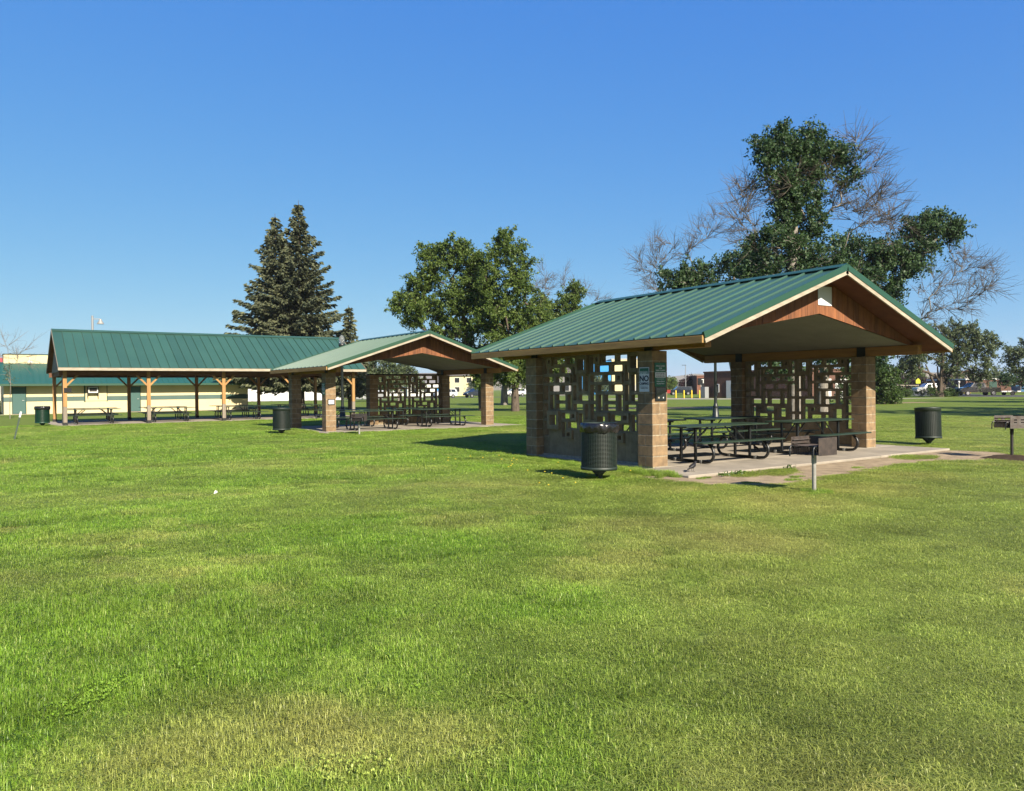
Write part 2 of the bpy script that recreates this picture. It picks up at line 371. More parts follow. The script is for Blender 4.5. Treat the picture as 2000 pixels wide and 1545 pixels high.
#==STRUCT==
# ------------------------------------------------------------------ ground and paving
rng = random.Random(7)
b = MB(); b.add([(-3000, -3000, GZ), (3500, -3000, GZ), (3500, 3500, GZ), (-3000, 3500, GZ)], [(0, 1, 2, 3)])
tag(b.build('ground', M['turf']), kind='structure')
def ragged(poly, step=0.35, amp=0.12, seed=1):
    r = random.Random(seed); out = []
    for i in range(len(poly)):
        a = Vector(poly[i]); c = Vector(poly[(i + 1) % len(poly)]); L = (c - a).length; n = max(1, int(L / step)); nrm = Vector((c.y - a.y, a.x - c.x)).normalized()
        for k in range(n):
            p = a.lerp(c, k / n) + nrm * r.uniform(-amp, amp); out.append((p.x, p.y))
    return out
def sheet(name, poly, z, m):
    b = MB(); b.add([(x, y, z) for x, y in poly], [tuple(range(len(poly)))]); return tag(b.build(name, m), kind='structure')
SLABS = [(0.05, 8.52, -0.04, 4.18, 0.0), (-0.50, 8.52, -1.36, -0.048, -0.002), (-0.35 + 0.27, 8.6 + 0.27, 17.5 - 1.0, 17.5 + 5.2, -0.02), (-7.55, 8.6, 31.95, 39.3, -0.02)]
for (x0, x1, y0, y1, z) in SLABS:
    b = MB(); nx, ny = max(1, round((x1 - x0) / 3.1)), max(1, round((y1 - y0) / 3.4)); g = 0.008
    for i in range(nx):
        for j in range(ny):
            xa = x0 + (x1 - x0) * i / nx; xb = x0 + (x1 - x0) * (i + 1) / nx; ya = y0 + (y1 - y0) * j / ny; yb = y0 + (y1 - y0) * (j + 1) / ny
            b.box(xa + g * (i > 0), xb, ya + g * (j > 0), yb, -0.25, z, 0.012)
    tag(b.build('concrete_pavement', M['slab']), kind='structure')
DIRT = [(-1.15, -0.55), (-0.50, -0.45), (-0.46, -1.30), (2.0, -1.30), (5.2, -1.30), (8.5, -1.30), (8.9, -1.9), (8.7, -2.5), (8.2, -3.0), (6.4, -3.0), (5.4, -2.45), (3.3, -2.55), (1.6, -2.75), (0.3, -3.05), (-0.5, -2.75), (-1.0, -1.9)]
sheet('dirt_strip', ragged(DIRT, 0.22, 0.13, 3), GZ + 0.004, M['dirt'])
DIRT2 = [(-2.35, 16.9), (-1.6, 16.6), (-0.6, 16.75), (-0.1, 16.4), (-0.1, 16.1), (-1.2, 16.0), (-2.3, 16.3)]
sheet('dirt_patch', ragged(DIRT2, 0.2, 0.1, 5), GZ + 0.004, M['dirt'])
sheet('worn_patch', ragged([(-11.5, 31.2), (-9, 31.0), (-7.6, 31.2), (-7.8, 32.1), (-9.5, 32.2), (-11.5, 31.9)], 0.4, 0.15, 6), GZ + 0.004, M['dirt'])
sheet('infield_dirt', ragged([(27, 33), (34, 28.2), (44, 27.2), (60, 24.5), (60, 26.3), (46, 29.2), (38, 30.8), (29, 35.5)], 1.0, 0.25, 8), GZ + 0.004, M['infield'])
sheet('driveway', [(60, 75), (69, 46), (72, 38), (84, 34.5), (84, 36.5), (74.5, 40.5), (73, 47.5), (73, 62), (72.8, 75)], GZ + 0.004, M['path'])
sheet('street', [(95, 41.0), (89.5, 22.0), (89.5, -60), (101, -60), (101, 20), (113, 44), (150, 68), (230, 100), (230, 112), (140, 75), (108, 56)], GZ + 0.004, M['asphalt'])
sheet('street', [(-80, 113.5), (66, 113.5), (130, 117), (130, 124), (66, 122), (-80, 121)], GZ + 0.004, M['asphalt'])
# far hills: several long dry ridges
def ridge(dist, a0, a1, h, seed, m):
    r = random.Random(seed); n = 60; ph = [r.uniform(0, 6.28) for _ in range(6)]; v = []; f = []
    for i in range(n + 1):
        a = a0 + (a1 - a0) * i / n
        hz = h * (0.62 + 0.22 * math.sin(3.1 * a * 4 + ph[0]) + 0.12 * math.sin(7.3 * a * 4 + ph[1]) + 0.05 * math.sin(19 * a * 4 + ph[2])) * min(1, 8 * min(i / n, 1 - i / n) + 0.02)
        for k, (dd, zz) in enumerate(((0, -1), (120, 0.55), (230, 0.88), (330, 1.0), (700, -0.1))):
            d = dist + dd; v.append((CAM.x + d * math.sin(a), CAM.y + d * math.cos(a), GZ - 1 if zz == -1 else hz * zz))
    for i in range(n):
        for k in range(4): f.append((i * 5 + k, (i + 1) * 5 + k, (i + 1) * 5 + k + 1, i * 5 + k + 1))
    b = MB(); b.add(v, f, True); return tag(b.build('hills', m), kind='structure')
ridge(1300, R(-25), R(110), 30, 4, M['hill']); ridge(2100, R(-40), R(120), 46, 9, M['hill'])

# ------------------------------------------------------------------ picnic pavilions 1 and 2
SQ = 0.4064; CH = 0.2032; PH = 11 * CH
HB = MB().box(-SQ / 2 + 0.001, SQ / 2 - 0.001, -SQ / 4 + 0.003, SQ / 4 - 0.003, 0.004, CH - 0.004, 0.007).mesh('block', M['block'])
FB = MB().box(-SQ / 2 + 0.001, SQ / 2 - 0.001, -SQ / 2 + 0.001, SQ / 2 - 0.001, 0.004, CH - 0.004, 0.008).mesh('block', M['block'])
CORE = MB().box(-SQ / 2 + 0.0045, SQ / 2 - 0.0045, -SQ / 2 + 0.0045, SQ / 2 - 0.0045, -0.3, PH - 0.01).mesh('pillar_core', M['mortar'])
BRK = MB().box(-0.105, 0.105, -0.11, 0.11, 0, 0.235, 0.006).mesh('beam_bracket', M['bracket'])
def pillar(root, cx, cy):
    p = link('pillar', CORE, root, (cx, cy, 0))
    for k in range(11):
        if k % 3 == 1:
            link('block', FB, p, (0, 0, k * CH))
        else:
            r = math.pi / 2 if k % 2 else 0
            for sgn in (-1, 1):
                off = sgn * SQ / 4
                link('block', HB, p, (0, off, k * CH) if k % 2 == 0 else (off, 0, k * CH), (0, 0, r))
    return p
UW, UH = 0.10122, 0.1016
MOD = [('V', .2, 2.2, 0, 4), ('S', 2.2, 4, 0, 2), ('H', 4, 8.4, 0, 2), ('H', 8.4, 12.4, 0, 2), ('B', 12.4, 16.2, 0, 4),
       ('H', 2.2, 6.6, 2, 4), ('H', 6.6, 10.6, 2, 4), ('V', 10.6, 12.4, 2, 6),
       ('H', .2, 4.6, 4, 6), ('H', 4.6, 8.6, 4, 6), ('S', 8.6, 10.6, 4, 6), ('V', 12.4, 14.4, 4, 8), ('V', 14.4, 16.2, 4, 8),
       ('V', .2, 2.5, 6, 10), ('H', 2.5, 6.6, 6, 8), ('H', 6.6, 10.6, 6, 8), ('V', 10.6, 12.4, 6, 10),
       ('V', 2.5, 4.6, 8, 12), ('H', 4.6, 8.6, 8, 10), ('V', 8.6, 10.6, 8, 12), ('H', 12.4, 16.2, 8, 10),
       ('V', .2, 2.5, 10, 14), ('H', 4.6, 8.6, 10, 12), ('H', 10.6, 14.4, 10, 12), ('V', 14.4, 16.2, 10, 14),
       ('B', 2.5, 6.6, 12, 16), ('H', 6.6, 10.2, 12, 14), ('S', 10.2, 12.4, 12, 14), ('V', 12.4, 14.4, 12, 16),
       ('V', .2, 2.5, 14, 18), ('V', 6.6, 8.6, 14, 18), ('H', 8.6, 12.4, 14, 16), ('V', 14.4, 16.2, 14, 18),
       ('S', 8.6, 10.8, 16, 18), ('X', 2.5, 4.5, 16, 20), ('X', 4.5, 6.6, 16, 20), ('X', 10.8, 12.6, 16, 20), ('X', 12.6, 14.4, 16, 20),
       ('X', .2, 2.5, 18, 22), ('X', 6.6, 8.6, 18, 22), ('X', 8.6, 10.8, 18, 22), ('X', 2.5, 6.6, 20, 22), ('X', 10.8, 14.4, 20, 22), ('X', 14.4, 16.2, 18, 22)]
_bm = {}
def screen_block(kind, w, h):
    key = (kind, round(w, 3), round(h, 3))
    if key in _bm: return _bm[key]
    D = 0.051; j = 0.0009; b = MB(); W = w / 2 - j; Hh = h / 2 - j
    if kind == 'X':
        b.box(-W, W, -D + 0.006, D - 0.006, -Hh, Hh, 0.005)
    else:
        out = {'S': 0.05, 'B': 0.075}.get(kind, 0.0)
        ht = {'S': 0.055, 'B': 0.085}.get(kind, 0.036)
        a, c = W - ht, Hh - ht; q = min(0.012, a * 0.2, c * 0.2)
        outer = [(-W, -Hh), (W, -Hh), (W, Hh), (-W, Hh)]
        inner = [(-a + q, -c), (a - q, -c), (a, -c + q), (a, c - q), (a - q, c), (-a + q, c), (-a, c - q), (-a, -c + q)]
        y0, y1 = -D - out, D
        v = [(x, y0, z) for x, z in outer] + [(x, y0, z) for x, z in inner] + [(x, y1, z) for x, z in outer] + [(x, y1, z) for x, z in inner]
        f = []
        for o, fl in ((0, False), (12, True)):
            q4 = [(0, 1, 5, 4), (1, 6, 5), (1, 2, 7, 6), (2, 8, 7), (2, 3, 9, 8), (3, 10, 9), (3, 0, 11, 10), (0, 4, 11)]
            for t in q4: t = tuple(i + o for i in t); f.append(t[::-1] if fl else t)
        for i in range(4): f.append((i + 12, (i + 1) % 4 + 12, (i + 1) % 4, i))
        for i in range(8): f.append((4 + i, 4 + (i + 1) % 8, 16 + (i + 1) % 8, 16 + i))
        b.add(v, f)
    me = b.mesh('screen_block', M['screen']); _bm[key] = me; return me
def screen(root, loc, rz, span=3.32):
    """local x runs along the wall, -y is the outside"""
    u = span / 32.2
    cb = MB().box(0, span, -0.085, 0.085, -0.3, 0.035, 0.008)
    w = cb.build('screen_wall', M['mortar'], root, loc, (0, 0, rz))
    for md in (0, 1):
        for k, x0, x1, r0, r1 in MOD:
            W = (x1 - x0) * u; Hh = (r1 - r0) * UH
            link('block', screen_block(k, W, Hh), w, (((x0 + x1) / 2 - 0.2 + 16 * md) * u, 0, PH + 0.035 - 0.035 - (r0 + r1) / 2 * UH + (0.018 if r1 == 22 else 0)))
    return w

def pavilion(name, label, loc, rz, L, W, e, ze, zr, gn, gf, screens, plates):
    root = tag(empty(name, loc, rz), label, 'pavilion', 'picnic pavilions with concrete block pillars')
    wc = (W + SQ) / 2; Y0, Y1 = -gn, L + SQ + gf
    for (px, py) in ((0, 0), (0, L), (W, 0), (W, L)): pillar(root, px + SQ / 2, py + SQ / 2)
    for s in screens: screen(root, s[0], s[1], s[2])
    gy0, gy1 = -(gn - 0.65), L + SQ + gf - 0.70; by0, by1 = -(gn - 0.45), L + SQ + gf - 0.66
    # beams on both walls with steel saddles over the pillars
    for bx in (SQ / 2, W + SQ / 2):
        bm_ = MB().box(-0.085, 0.085, by0, by1, PH + 0.004, PH + 0.222, 0.006).build('beam', M['glulam'], root, (bx, 0, 0))
        for py in (SQ / 2, L + SQ / 2): link('bracket', BRK, root, (bx, py, PH - 0.006))
    # roof
    sl = math.atan2(zr - ze, wc + e); ln = math.hypot(zr - ze, wc + e); th = 0.10
    T = th / math.cos(sl)
    deck = MB()
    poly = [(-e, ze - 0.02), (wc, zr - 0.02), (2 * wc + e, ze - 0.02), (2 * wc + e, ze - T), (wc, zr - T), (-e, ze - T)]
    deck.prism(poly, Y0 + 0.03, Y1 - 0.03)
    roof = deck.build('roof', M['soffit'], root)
    npan = round((Y1 - Y0) / 0.42); pw = (Y1 - Y0) / npan
    prof = [(0, 0), (0.008, 0.036), (0.028, 0.036), (0.046, 0.003), (pw - 0.005, 0.0), (pw - 0.005, -0.012), (0, -0.012)]
    pb = MB(); n = len(prof)
    pb.add([(0, y, z) for y, z in prof] + [(ln, y, z) for y, z in prof], [tuple(range(n)), tuple(range(2 * n - 1, n - 1, -1))] + [(i + n, i, (i + 1) % n, (i + 1) % n + n) for i in range(n)])
    pm = pb.mesh('roof_panel', M['green_roof'])
    for i in range(npan):
        link('roof_panel', pm, roof, (-e, Y0 + i * pw, ze), (0, -sl, 0))
        link('roof_panel', pm, roof, (2 * wc + e, Y0 + (i + 1) * pw, ze), (0, -sl, math.pi))
    cap = MB(); cw = 0.20
    for sg in (-1, 1):
        cap.add([(wc, Y0, zr + 0.062), (wc + sg * cw, Y0, zr + 0.052 - cw * math.tan(sl)), (wc + sg * cw, Y1, zr + 0.052 - cw * math.tan(sl)), (wc, Y1, zr + 0.062),
                 (wc, Y0, zr + 0.050), (wc + sg * cw, Y0, zr + 0.038 - cw * math.tan(sl)), (wc + sg * cw, Y1, zr + 0.038 - cw * math.tan(sl)), (wc, Y1, zr + 0.050)],
                [(0, 1, 2, 3), (4, 7, 6, 5), (0, 4, 5, 1), (1, 5, 6, 2), (2, 6, 7, 3)])
    cap.build('ridge_cap', M['green_trim'], roof)
    for sg, x in ((-1, -e), (1, 2 * wc + e)):
        MB().box(x - 0.02, x + 0.02, Y0 + 0.02, Y1 - 0.02, ze - 0.150, ze - 0.022, 0.004).build('fascia', M['fascia'], roof)
    for ye, sg in ((Y0, -1), (Y1, 1)):
        for (xa, xb) in ((-e, wc), (2 * wc + e, wc)):
            d = Vector((xb - xa, 0, zr - ze)).normalized(); nz = Vector((-d.z, 0, d.x)) if d.x > 0 else Vector((d.z, 0, -d.x))
            a = Vector((xa, ye, ze)); c = Vector((xb, ye, zr))
            for nm, o0, o1, w, mm, ex in (('rake_trim', 0.042, -0.075, 0.024, M['green_trim'], 0.0), ('rake_board', -0.078, -0.155, 0.038, M['rake_white'], 0.012)):
                yy0, yy1 = sorted((ye + sg * 0.014 - sg * ex, ye + sg * 0.014 - sg * (w + ex)))
                q = [a + nz * o0, c + nz * o0, c + nz * o1, a + nz * o1]
                b = MB(); b.prism([(p.x, p.z) for p in (q if d.x > 0 else q[::-1])], yy0, yy1); b.build(nm, mm, roof)
    # vaulted steel ceiling
    cb = MB(); zc0, zc1 = PH + 0.222, 3.04; xs = [(0.20, zc0), (wc, zc1), (2 * wc - 0.20, zc0)]
    nr = int((gy1 - gy0) / 0.075); v = []; f = []
    for i in range(nr * 4 + 1):
        y = gy0 + 0.03 + (gy1 - gy0 - 0.06) * i / (nr * 4); dz = 0.014 if i % 4 == 0 else 0.0
        v += [(x, y, z - dz) for x, z in xs]
    for i in range(nr * 4):
        for k in range(2): f.append((i * 3 + k, i * 3 + k + 1, i * 3 + k + 4, i * 3 + k + 3))
    cb.add(v, f); cb.build('ceiling', M['ceiling'], root)
    # gables: backing and vertical boards
    for gy, sg in ((gy0, -1), (gy1, 1)):
        def ztop(x): return (ze + (min(x, 2 * wc - x) + e) * math.tan(sl)) - T - 0.004
        def zbot(x): return zc0 + (zc1 - zc0) * (min(x, 2 * wc - x) - 0.2) / (wc - 0.2) - 0.012 if 0.2 < x < 2 * wc - 0.2 else zc0 - 0.012
        xl = 0.12
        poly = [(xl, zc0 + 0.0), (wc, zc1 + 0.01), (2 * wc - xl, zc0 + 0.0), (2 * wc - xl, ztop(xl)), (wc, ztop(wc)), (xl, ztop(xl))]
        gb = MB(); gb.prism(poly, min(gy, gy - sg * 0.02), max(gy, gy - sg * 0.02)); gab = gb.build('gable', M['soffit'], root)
        nb = 36; bw = (2 * wc - 2 * xl) / nb
        for i in range(nb):
            x0 = xl + i * bw + 0.004; x1 = xl + (i + 1) * bw - 0.004
            q = [(x0, zbot(x0)), (x1, zbot(x1)), (x1, ztop(x1)), (x0, ztop(x0))]
            if min(q[3][1] - q[0][1], q[2][1] - q[1][1]) < 0.01: continue
            b = MB(); ya, yb = sorted((gy + sg * 0.002, gy + sg * 0.014)); b.prism(q, ya, yb); b.build('board', M['plywood'], gab)
    return root
W1, L1 = 7.2669, 3.7258
pav1 = pavilion('picnic_pavilion', 'largest nearest green roofed pavilion with block screen walls beside the dirt strip', (0, 0, 0), 0, L1, W1, 0.417, 2.425, 3.921, 1.647, 1.727,
                [((SQ / 2 + 0.045, L1, 0), R(-90), L1 - SQ), ((W1 + SQ / 2 - 0.045, SQ, 0), R(90), L1 - SQ)], True)
pav2 = pavilion('picnic_pavilion', 'middle green roofed pavilion with one screen wall across half its back', (0.275, 17.508, -0.02), R(0.7), 3.714, W1, 0.436, 2.45, 3.85, 1.235, 0.983,
                [((W1, 3.714 + SQ / 2, 0), R(180), W1 - 3.95)], True)
# stub pillar at the free end of the second screen (part of that pavilion)
pillar(pav2, 3.95 - SQ / 2, 3.714 + SQ / 2)
MB().box(3.55, W1 + 0.02, 3.714 + 0.02, 3.714 + SQ - 0.02, PH + 0.002, PH + 0.05, 0.004).build('screen_cap', M['bracket'], pav2)

# ------------------------------------------------------------------ long timber pavilion 3
def pavilion3():
    root = tag(empty('timber_pavilion', (0, 0, -0.02)), 'long green roofed timber post pavilion in front of the cream building', 'pavilion')
    fx = [-7.1, -3.38, 0.33, 4.05, 7.76]; ya, yb = 32.5, 38.75; zt = 2.43
    for y in (ya, yb):
        for x in fx:
            p = MB().box(-0.085, 0.085, -0.085, 0.085, 0.9 if y == ya else 0.05, zt + 0.25, 0.008).build('post', M['post_wood'], root, (x, y, 0))
            if y == ya: MB().box(-0.086, 0.086, -0.086, 0.086, 0.05, 0.9, 0.008).build('weathered_base', M['post_grey'], p)
            MB().box(-0.10, 0.10, -0.10, 0.10, 0.0, 0.14, 0.006).build('foot_plate', M['bracket'], p)
            for sg in (-1, 1):
                if (x == fx[0] and sg < 0) or (x == fx[-1] and sg > 0): continue
                b = MB(); b.bar((sg * 0.07, 0, zt - 0.50), (sg * 0.56, 0, zt + 0.02), 0.085, 0.085); b.build('brace', M['post_wood'], p)
        MB().box(fx[0] - 0.25, fx[-1] + 0.25, y - 0.07, y + 0.07, zt, zt + 0.24, 0.006).build('beam', M['frame_wood'], root)
    for x in fx:
        MB().box(x - 0.06, x + 0.06, ya + 0.08, yb - 0.08, zt + 0.02, zt + 0.22, 0.006).build('tie_beam', M['frame_wood'], root)
    # near gable wall of vertical grey boards in the corner bay
    for k in range(3):
        MB().box(-7.16, -7.12, 32.64 + k * 0.26, 32.88 + k * 0.26, 0.02, zt, 0.004).build('board', M['post_grey'], root)
    x0, x1 = -7.42, 8.32; ye, yr, ze, zr = 31.85, 35.62, 2.80, 4.84
    sl = math.atan2(zr - ze, yr - ye); ln = math.hypot(zr - ze, yr - ye); T = 0.08 / math.cos(sl)
    d = MB(); poly = [(ye, ze - .015), (yr, zr - .015), (2 * yr - ye, ze - .015), (2 * yr - ye, ze - T), (yr, zr - T), (ye, ze - T)]
    n = len(poly); d.add([(x0 + .02, y, z) for y, z in poly] + [(x1 - .02, y, z) for y, z in poly], [tuple(range(n))[::-1], tuple(range(n, 2 * n))] + [(i, (i + 1) % n, (i + 1) % n + n, i + n) for i in range(n)])
    roof = d.build('roof', M['frame_wood'], root)
    npan = 35; pw = (x1 - x0) / npan
    prof = [(0, 0), (0.006, 0.038), (0.022, 0.038), (0.030, 0.003), (pw - 0.005, 0.0), (pw - 0.005, -0.01), (0, -0.01)]; n = len(prof)
    pb = MB(); pb.add([(x, 0, z) for x, z in prof] + [(x, ln, z) for x, z in prof], [tuple(range(n))[::-1], tuple(range(n, 2 * n))] + [(i, i + n, (i + 1) % n + n, (i + 1) % n)[::-1] for i in range(n)])
    pm = pb.mesh('roof_panel', M['green_roof'])
    for i in range(npan):
        link('roof_panel', pm, roof, (x0 + i * pw, ye, ze), (sl, 0, 0)); link('roof_panel', pm, roof, (x0 + (i + 1) * pw, 2 * yr - ye, ze), (sl, 0, math.pi))
    for sg in (-1, 1):
        q = MB(); q.add([(x0, yr, zr + .055), (x1, yr, zr + .055), (x1, yr + sg * .18, zr + .05 - .18 * math.tan(sl)), (x0, yr + sg * .18, zr + .05 - .18 * math.tan(sl)), (x0, yr, zr + .045), (x1, yr, zr + .045), (x1, yr + sg * .18, zr + .04 - .18 * math.tan(sl)), (x0, yr + sg * .18, zr + .04 - .18 * math.tan(sl))],
                         [(0, 1, 2, 3), (7, 6, 5, 4), (3, 2, 6, 7), (0, 3, 7, 4), (1, 5, 6, 2)]); q.build('ridge_cap', M['green_roof'], roof)
    for y in (ye, 2 * yr - ye): MB().box(x0, x1, y - .02, y + .02, ze - .15, ze - .016, .003).build('fascia', M['rake_white'], roof)
    for x, sg in ((x0, -1), (x1, 1)):
        for s2 in (-1, 1):
            a = Vector((x, yr + s2 * (yr - ye), ze - .06)); c = Vector((x, yr, zr - .06))
            b = MB(); b.bar(a, c, .03, .15, (0, 0, 1)); b.build('rake_board', M['post_grey'], roof)
    for x in (fx[0] - 0.1, fx[-1] + 0.1):
        g = MB(); pz = zt + 0.22; g.add([(x - .02, 32.5, pz), (x - .02, 38.75, pz), (x - .02, yr, zr - .2), (x + .02, 32.5, pz), (x + .02, 38.75, pz), (x + .02, yr, zr - .2)], [(0, 1, 2)[::-1], (3, 4, 5), (0, 3, 4, 1)[::-1], (1, 4, 5, 2)[::-1], (2, 5, 3, 0)[::-1]]); g.build('gable', M['post_grey'], root)
    MB().box(-7.15, -6.83, 32.36, 32.41, 1.60, 1.82, .004).build('notice_plate', M['plate'], root)
    return root
pavilion3()
# ------------------------------------------------------------------ signs and plates on the pavilions
def sign_no_camping():
    # hangs on the outer face (-X) of the near pillar
    root = tag(empty('no_camping_sign', (-0.012, 0.20, 1.68), R(-90)), 'white NO CAMPING sign with green header on the nearest pillar', 'sign')
    w, h = 0.265, 0.47
    MB().box(-w / 2, w / 2, -0.003, 0.004, -h / 2, h / 2, 0.002).build('sign_plate', M['sign_white'], root)
    MB().box(-w / 2 + .012, w / 2 - .012, -0.005, -0.0032, h / 2 - .125, h / 2 - .014).build('green_header', M['sign_green'], root)
    def tx(s, z, size, m, b=0.0, sx=1.0):
        o = link('lettering', text_mesh(s, size, m, 0.0008, bold=b), root, (0, -0.0062, z), (R(90), 0, 0)); o.scale = (sx, 1, 1)
    tx('PARK DISTRICT', .150, .030, M['sign_white'], .0004); tx('PROPERTY', .120, .044, M['sign_white'], .0012)
    tx('NO', .015, .150, M['ink'], .005, 1.05); tx('CAMPING', -.080, .070, M['ink'], .0015, .78); tx('THANK YOU', -.165, .034, M['ink'], .0008)
    MB().box(-.10, .10, -0.0056, -0.0044, -.130, -.124).build('rule_line', M['ink'], root)
    for z in (.205, -.205): MB().lathe([(0.0, 0), (.007, 0), (.007, .004)], 8).build('bolt', M['galv'], root, (0, -0.0042, z), (R(90), 0, 0))
sign_no_camping()
def sign_hours(x, y, z, rz, label):
    root = tag(empty('park_hours_sign', (x, y, z), rz), label, 'sign', 'green park hours signs')
    w, h = 0.30, 0.46
    MB().box(-w / 2, w / 2, -0.003, 0.004, -h / 2, h / 2, 0.002).build('sign_plate', M['sign_green'], root)
    MB().box(-w / 2 + .012, w / 2 - .012, -0.005, -0.0032, -.055, .045).build('white_panel', M['sign_white'], root)
    for k, (s, zz, sz, m) in enumerate((('PARK IS CLOSED', .165, .036, 'sign_white'), ('FROM', .122, .034, 'sign_white'), ('DUSK TO DAWN', .080, .036, 'sign_white'), ('VIOLATORS WILL', .014, .034, 'ink'), ('BE PROSECUTED', -.030, .034, 'ink'), ('Williston Parks &', -.130, .034, 'sign_white'), ('Recreation District', -.172, .030, 'sign_white'))):
        o = link('lettering', text_mesh(s, sz, M[m], .0008, bold=.0006), root, (0, -.0062, zz), (R(90), 0, 0)); o.scale = (.88, 1, 1)
    MB().box(-.10, .10, -.0055, -.0044, -.086, -.080).build('rule_line', M['sign_white'], root)
    return root
sign_hours(0.205, -0.012, 1.77, 0, 'green park hours sign on the sunny face of the nearest pillar')
sign_hours(0.275 - 0.012, 17.508 + 0.205, 1.60, R(-90), 'green park hours sign on shaded face of the middle pavilion pillar')
def notice(name, x, y, z, rz, w, h, paper, label):
    root = tag(empty(name, (x, y, z), rz), label, 'notice frame')
    MB().box(-w / 2, w / 2, -0.018, 0.0, -h / 2, h / 2, .004).build('frame', M['plate'], root)
    if paper: MB().box(-w / 2 + .03, w / 2 - .03, -0.022, -.0185, -h / 2 + .03, h / 2 - .03).build('paper', M['white'], root)
    else:
        MB().box(-w / 2 + .02, w / 2 - .02, -0.021, -.0185, -h / 2 + .02, h / 2 - .02).build('glass_pane', M['glass'], root)
        MB().box(-.085, -.045, -0.0235, -.0215, -.085, -.055).build('sticker', M['rake_white'], root); MB().box(.045, .07, -0.0235, -.0215, -.085, -.06).build('sticker', M['white'], root)
    return root
notice('notice_frame', 0.213, -0.003, 1.40, 0, 0.29, 0.27, False, 'black framed notice box under the green sign on the nearest pillar')
notice('notice_frame', 0.275 + 0.21, 17.508 - 0.003, 1.10, 0, 0.28, 0.22, True, 'black framed white notice on the sunny middle pavilion pillar')
# gable number board hidden behind the photo's own mark leaves a white plate showing
g = tag(empty('gable_sign', (4.02, -1.016, 3.40)), 'white rounded plate high on the gable of the nearest pavilion', 'sign')
MB().box(-.24, .24, -.012, .0, -.20, .20, .006).build('sign_plate', M['sign_white'], g)

# ------------------------------------------------------------------ picnic tables
def make_table():
    root = empty('picnic_table')
    TL = 2.42
    for nm, y0, y1, z in (('table_top', -.37, .37, .745), ('bench', -.80, -.53, .445), ('bench', .53, .80, .445)):
        b = MB().box(-TL / 2, TL / 2, y0, y1, z - .028, z, .010); t = b.build(nm, M['table_green'], root)
    for sx in (-.80, .80):
        b = MB()
        for sg in (-1, 1):
            # runner on the slab curling up to the bench
            pts = [(sx, 0, .035), (sx, sg * .45, .035)]
            for k in range(1, 8):
                a = -math.pi / 2 + k * (math.pi * 0.80) / 7; pts.append((sx, sg * (.52 + .17 * math.cos(a)), .205 + .17 * math.sin(a)))
            pts.append((sx, sg * .545, .415))
            b.tube(pts, .031, 8)
            b.bar((sx, sg * .20, .035), (sx, sg * .20, .715), .045, .045, (0, 1, 0))
            b.bar((sx - .04, sg * .54, .405), (sx + .04, sg * .54, .405), .24, .03)
        b.bar((sx, -.30, .70), (sx, .30, .70), .04, .035)
        b.build('leg_frame', M['black'], root)
        s = -1 if sx > 0 else 1
        for sg in (-1, 1):
            MB().bar((sx + s * .03, sg * .12, .36), (sx + s * .42, sg * .12, .705), .022, .022).build('brace', M['black'], root)
        for sg in (-1, 1): MB().box(sx - .034, sx + .034, sg * .36 - .03, sg * .36 + .03, .0, .069, .004).build('clamp', M['galv'], root)
    return root
proto = make_table()
T_ = [(2.12, .28, -2.5, 0, 'front left picnic table in the nearest pavilion, behind the NO CAMPING pillar'), (5.25, .18, 1.0, 0, 'front right picnic table in the nearest pavilion, behind the near grill'), (2.35, 2.75, 2, 0, 'back left picnic table in the nearest pavilion'), (5.25, 2.55, -3, 0, 'back right picnic table in the nearest pavilion beside the far screen wall'),
      (2.25, 17.75, -3, -.02, 'front left picnic table in the middle pavilion behind its brown grill'), (5.65, 18.2, -2, -.02, 'front right picnic table in the middle pavilion'), (2.4, 20.3, 2, -.02, 'back left picnic table in the middle pavilion'), (5.7, 20.5, 0, -.02, 'back right picnic table in the middle pavilion before its screen wall')]
for i, x in enumerate((-5.75, -2.15, 1.65, 5.3)):
    w = ('leftmost', 'second from left', 'third from left', 'rightmost')[i]
    T_.append((x, 33.75, (1, -1, 0, 1)[i], -.02, f'{w} picnic table in the front row of the long timber pavilion')); T_.append((x + .25, 36.9, (0, 1, -1, 0)[i], -.02, f'{w} picnic table in the back row of the long timber pavilion'))
for i, (x, y, a, z, lab) in enumerate(T_):
    o = proto if i == 0 else copy_tree(proto)
    o.location = (x, y, z); o.rotation_euler = (0, 0, R(a)); tag(o, lab, 'picnic table', 'green picnic tables under the pavilions')

